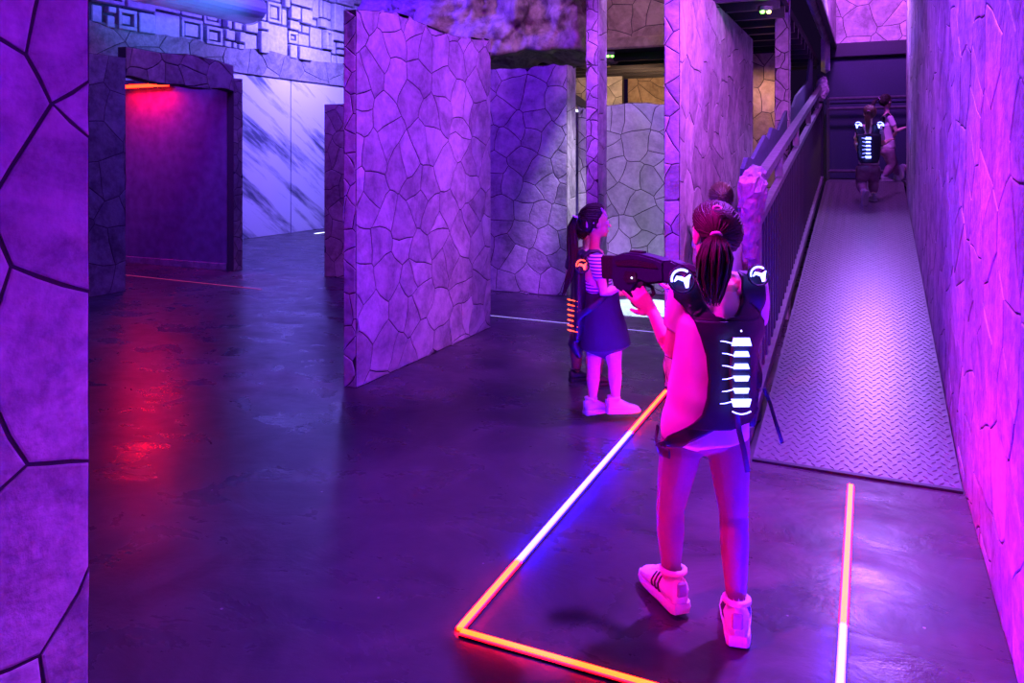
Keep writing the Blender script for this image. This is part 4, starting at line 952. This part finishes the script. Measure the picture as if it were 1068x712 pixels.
gpiece('stock', [(696, 272), (705, 271), (709, 273.5), (718, 276), (725, 284), (722, 298), (706, 296), (696, 294)], -0.022, 0.022, M['blaster'], gun, 0.005)
gpiece('grip', [(656, 303), (665, 303), (672, 314), (668, 322), (662, 318)], -0.016, 0.016, M['blaster_edge'], gun, 0.004)
gpiece('side_panel', [(659, 282), (671, 283), (672, 294), (661, 295), (657, 290)], 0.028, 0.033, M['blaster_edge'], gb, 0.002)
gpiece('side_panel', [(648, 271), (668, 270), (690, 274), (694, 280), (674, 278), (650, 277)], 0.028, 0.031, M['blaster_edge'], gb, 0.002)
gpiece('top_rail', [(658, 262.8), (672, 264), (672, 261.8), (660, 260.6)], -0.010, 0.010, M['blaster_edge'], gun, 0.001)
bm = bmesh.new(); q = [gmap(*gp(x, y), 0.0) for x, y in ((672, 296), (680, 299), (682, 306), (678, 310), (671, 308), (667, 302))]; tube(bm, q, 0.007, seg=8); obj('trigger_guard', bm, M['blaster_edge'], gun, True)
bm = bmesh.new(); tube(bm, [gmap(*gp(671, 297), 0), gmap(*gp(673, 301), 0), gmap(*gp(671, 304), 0)], 0.004, seg=6); obj('trigger', bm, M['blaster_edge'], gun, True)
bm = bmesh.new(); ell(bm, gmap(*gp(667, 289), 0.034), ax * 0.004, nb * 0.003, V((0, 0, 0.004)), 8, 6); obj('indicator_dot', bm, M['dot'], gun, True)

# ---------------------------------------------------------------- the small girl
S = Fig(628, 4.52)
t = thing('person', 'small girl in a striped shirt and dark skirt standing sideways with an orange lit vest', 'person', S.loc, YAW)
s = 0.92
J = dict(acr=(0.25, 1, 0), pelvis=S(628, 334), chest=S(623, 286), neck=S(620, 257), head=S(621, 231), face=(1, 0.22, 0.02),
         shR=S(622, 270, -0.115), elR=S(630, 306, -0.14), wrR=S(647, 299, -0.08), hdR=V((1, 0.2, 0.1)), hnR=V((0, 0.6, 1)), hsR=1,
         shL=S(624, 270, 0.115), elL=S(636, 303, 0.13), wrL=S(655, 296, 0.06), hdL=V((1, -0.2, 0.1)), hnL=V((0, -0.6, 1)), hsL=-1,
         hipR=S(638, 346, -0.045), knR=S(641, 383, -0.045), anR=S(642, 415, -0.05), ftR=math.radians(-80),
         hipL=S(620, 346, 0.045), knL=S(619, 384, 0.0), anL=S(618, 416, -0.03), ftL=math.radians(-62))
sk = ([S(627, 303), S(627, 320), S(629, 340), S(631, 360)], [(0.105, 0.10), (0.115, 0.112), (0.125, 0.135), (0.14, 0.150)])
body, top = figure(t, J, s, dict(top=M['striped'], loose=0.90, hem=-0.03, sleeve=0.55, skirt=sk, shoe=M['white']), 0.0055)
hair_parts(t, J['head'], J['face'], s * 1.05, S(600, 226), [S(600, 226, 0), S(596, 236, 0), S(597, 256, -0.01), S(598, 275, -0.02), S(594, 290, -0.02), S(588, 305, -0.02)], M['hair'], tailr=0.036, seed=9, tail_n=50)
for (a, b) in (((627, 217), (633, 226)), ((612, 230), (612, 237)), ((619, 225), (619, 233))):
    bm = bmesh.new(); tube(bm, [S(a[0], a[1], -0.068), S(b[0], b[1], -0.074)], (0.006, 0.005), seg=6); obj('hair_clip', bm, M['tie'], t, True)
vb = bmesh.new()
tube(vb, [S(607, 263, 0), S(605, 285, 0), S(605, 310, 0), S(604, 335, 0), S(603, 352, 0)], [(0.06, 0.035), (0.085, 0.035), (0.10, 0.04), (0.10, 0.042), (0.085, 0.03)], side=(0.2, 1, 0), seg=16)
for sy in (-0.085, 0.085):
    tube(vb, [S(608, 268, sy), S(615, 262, sy), S(624, 262, sy), S(631, 270, sy), S(633, 285, sy), S(632, 305, sy)], (0.038, 0.012), side=(0, 1, 0), seg=10)
tube(vb, [S(604, 330, -0.09), S(615, 322, -0.115), S(628, 312, -0.115), S(637, 305, -0.08)], (0.022, 0.010), side=(0, 0, 1), seg=8)
tube(vb, [S(602, 345, 0), S(598, 358, 0.0), S(605, 372, -0.01)], [(0.05, 0.03), (0.06, 0.035), (0.03, 0.02)], side=(0, 1, 0), seg=12)
vest = obj('vest', fuse(vb, 0.006), M['vest'], t, True); vest['label'] = 'dark vest with orange glowing ribs'
for i in range(7):
    y = 313 + i * 5.3; bm = bmesh.new()
    tube(bm, [S(602.5, y + 1.5, -0.095), S(596, y, -0.06), S(592.5, y - 1, 0.0), S(594, y, 0.06)], [0.0022, 0.004 if i > 2 else 0.003, 0.0045, 0.003], seg=6); obj('light_bar', bm, M['vest_orange'], vest, True)
shoulder_light(vest, S(607, 277, -0.10), V((1, 0, 0)), V((0, 0.2, 1)).normalized(), V((-0.2, -1, 0.2)).normalized(), 1.05, M['vest_orange'])

# ---------------------------------------------------------------- simple standing child used for those mostly hidden
def stander(label, px, d, hgt, face, look, zg=0.0, acr=(1, 0, 0), hair=None, fx=0.075):
    s = hgt / 1.30; f = Fig(px, d, zg); t = thing('person', label, 'person', f.loc, YAW); a = V(acr).normalized(); u = V((0, 0, 1)); fv = V(face).normalized()
    J = dict(acr=a, pelvis=u * 0.66 * s, chest=u * 0.92 * s, neck=u * 1.065 * s, head=u * 1.19 * s, face=face)
    hd = math.atan2(-fv.x, fv.y)
    for k, sg in (('L', -1), ('R', 1)):
        J['sh' + k] = a * sg * 0.125 * s + u * 1.01 * s; J['el' + k] = a * sg * 0.155 * s + u * 0.80 * s - fv * 0.02; J['wr' + k] = a * sg * 0.12 * s + u * 0.70 * s + fv * 0.15 * s
        J['hd' + k] = fv + u * 0.1; J['hn' + k] = -a * sg; J['hs' + k] = sg
        J['hip' + k] = a * sg * 0.062 * s + u * 0.61 * s; J['kn' + k] = a * sg * fx * s + u * 0.34 * s; J['an' + k] = a * sg * fx * s + u * 0.088 * s; J['ft' + k] = hd
    figure(t, J, s, look, 0.007)
    hair_parts(t, J['head'], face, s, J['head'] - fv * 0.08 * s + u * 0.02 * s, hair and [J['head'] + V(h) * s for h in hair], look.get('hair', M['hair']), n=70, seed=int(px))
    return t
stander('child in mottled trousers mostly hidden behind the small girl', 612, 5.18, 1.10, (0.9, 0.45, 0), dict(top=M['vest'], bottom=M['camo'], leg=1.22, shoe=M['black_shoe'], hem=0.06), acr=(0.75, -0.65, 0), fx=0.10)
stander('child with brown hair hidden behind the big girl and the padded rail post', 752, 5.12, 1.33, (0.2, 1, 0), dict(top=M['shirt'], bottom=M['camo'], leg=1.2, shoe=M['grey_shoe'], hem=0.06, hair=M['hair_light']))

# ---------------------------------------------------------------- runners at the top of the ramp
K = Fig(908, 9.0); K.zg = rz(K.loc.y); K.loc.z = K.zg
t = thing('person', 'child running up the ramp, seen from behind, with a white lit vest spine', 'person', K.loc, YAW)
s = 0.86
J = dict(acr=(1, 0.1, 0), pelvis=K(906, 170), chest=K(907, 146), neck=K(907, 129), head=K(907, 118, 0.02), face=(0.15, 1, 0),
         shL=K(897, 133), elL=K(893, 150, -0.04), wrL=K(896, 160, 0.14), hnL=V((1, 0, 0)), hsL=-1,
         shR=K(917, 133), elR=K(921, 150, 0.08), wrR=K(928, 146, 0.2), hnR=V((0, 0, -1)), hsR=1,
         hipL=K(901, 175), knL=K(898, 191, 0.06), anL=K(900, 201, -0.16), ftL=math.radians(10), ptL=math.radians(-70),
         hipR=K(910, 175), knR=K(911, 190, 0.07), anR=K(911, 203, 0.0), ftR=0.0)
body, top = figure(t, J, s, dict(top=M['shirt'], bottom=M['camo'], leg=1.45, cuff=0.8, hem=0.02, sleeve=0.7, shoe=M['grey_shoe'], loose=1.05), 0.007)
hair_parts(t, J['head'], J['face'], s * 1.05, K(906, 116, -0.08), [K(906, 116, -0.08), K(905, 122, -0.1), K(905, 130, -0.105), K(905, 138, -0.1)], M['hair_light'], tailr=0.034, seed=12, n=80)
bk = projector([body.data, top.data], -1); bm = bmesh.new()
def kr(lst): return lerp_rows([(K(0, y, -0.1).z, K(a, 0, -0.1).x, K(b, 0, -0.1).x) for y, a, b in lst], 4)
patch(bm, kr([(130, 895, 901), (136, 894, 902), (141, 895, 904)]), 5, bk, 0.014); patch(bm, kr([(130, 912, 919), (136, 911, 920), (141, 909, 920)]), 5, bk, 0.014)
patch(bm, kr([(140, 895, 920), (150, 896, 919), (165, 897, 917), (170, 899, 915)]), 10, bk, 0.016)
bmesh.ops.recalc_face_normals(bm, faces=bm.faces); vest = obj('vest', bm, M['vest'], t, True)
vest_lights(vest, K(905.5, 154, -0.14), V((1, 0, 0)), V((0, 0, 1)), V((0, -1, 0)), 1.15, M['vest_light'])
for px in (895, 918): shoulder_light(vest, K(px, 131, -0.10), V((1, 0, 0)), V((0, 0.2, 1)).normalized(), V((0, -1, 0.2)).normalized(), 1.3, M['vest_light'], -1)

Q = Fig(925, 10.15, RZ)
t = thing('person', 'girl with a dark ponytail turning right on the landing at the top of the ramp', 'person', Q.loc, YAW)
J = dict(acr=(0.35, 1, 0), pelvis=Q(926, 152), chest=Q(926, 131), neck=Q(925, 117), head=Q(924, 106), face=(1, 0.35, -0.05),
         shR=Q(928, 123, -0.10), elR=Q(935, 137, -0.14), wrR=Q(929, 145, -0.02), hsR=1, hdR=V((-0.6, 0.5, 0.2)), shL=Q(925, 123, 0.12), elL=Q(934, 137, 0.2), wrL=Q(944, 133, 0.18), hsL=-1,
         hipR=Q(926, 157, -0.05), knR=Q(930, 172, -0.06), anR=Q(923, 183, -0.05), ftR=math.radians(-75), hipL=Q(925, 157, 0.05), knL=Q(932, 171, 0.08), anL=Q(936, 182, 0.1), ftL=math.radians(-75))
body, top = figure(t, J, 0.86, dict(top=M['shirt'], bottom=M['camo'], leg=1.4, hem=0.04, sleeve=0.6, shoe=M['grey_shoe'], loose=1.05), 0.007)
hair_parts(t, J['head'], J['face'], 0.9, Q(917, 103, -0.02), [Q(917, 103, -0.02), Q(912, 105, -0.02), Q(909, 112, -0.03), Q(908, 120, -0.03)], M['hair'], tailr=0.03, seed=14, n=80)
vb = bmesh.new(); tube(vb, [Q(921, 122, 0), Q(919, 138, 0), Q(920, 152, 0)], [(0.07, 0.03), (0.085, 0.03), (0.07, 0.028)], side=(0.35, 1, 0), seg=12)
tube(vb, [Q(921, 122, -0.09), Q(926, 118, -0.1), Q(931, 124, -0.1), Q(932, 138, -0.1)], (0.035, 0.012), side=(0.3, 1, 0), seg=8); obj('vest', fuse(vb, 0.007), M['vest'], t, True)
U = Fig(960, 10.25, RZ)
t = thing('person', 'child almost hidden behind the stone wall with one foot kicked back', 'person', U.loc, YAW)
J = dict(acr=(0.35, 1, 0), pelvis=Q(962, 152), chest=Q(967, 131), neck=Q(970, 117), head=Q(971, 106), face=(1, 0.35, 0),
         shR=Q(964, 123, -0.10), elR=Q(962, 137, -0.14), wrR=Q(970, 145, -0.08), shL=Q(964, 123, 0.12), elL=Q(968, 137, 0.2), wrL=Q(976, 133, 0.18), hsL=-1,
         hipR=Q(960, 157, -0.05), knR=Q(966, 171, -0.06), anR=Q(966, 184, -0.05), ftR=math.radians(-75), hipL=Q(959, 157, 0.05), knL=Q(954, 173, 0.06), anL=Q(943, 175, 0.06), ftL=math.radians(-75), ptL=math.radians(-75))
off = Q.loc - U.loc; off = Matrix.Rotation(-YAW, 3, 'Z') @ off
for k, v in list(J.items()):
    if k[:2] in ('pe', 'ch', 'ne', 'he', 'sh', 'el', 'wr', 'hi', 'kn', 'an') and isinstance(v, Vector) and not k.startswith('hd'): J[k] = v + V((off.x, off.y, 0))
figure(t, J, 0.86, dict(top=M['vest'], bottom=M['camo'], leg=1.3, hem=0.04, shoe=M['grey_shoe']), 0.008)
hair_parts(t, J['head'], J['face'], 0.9, J['head'] + V((-0.08, -0.03, 0)), None, M['hair'], n=60, seed=15)
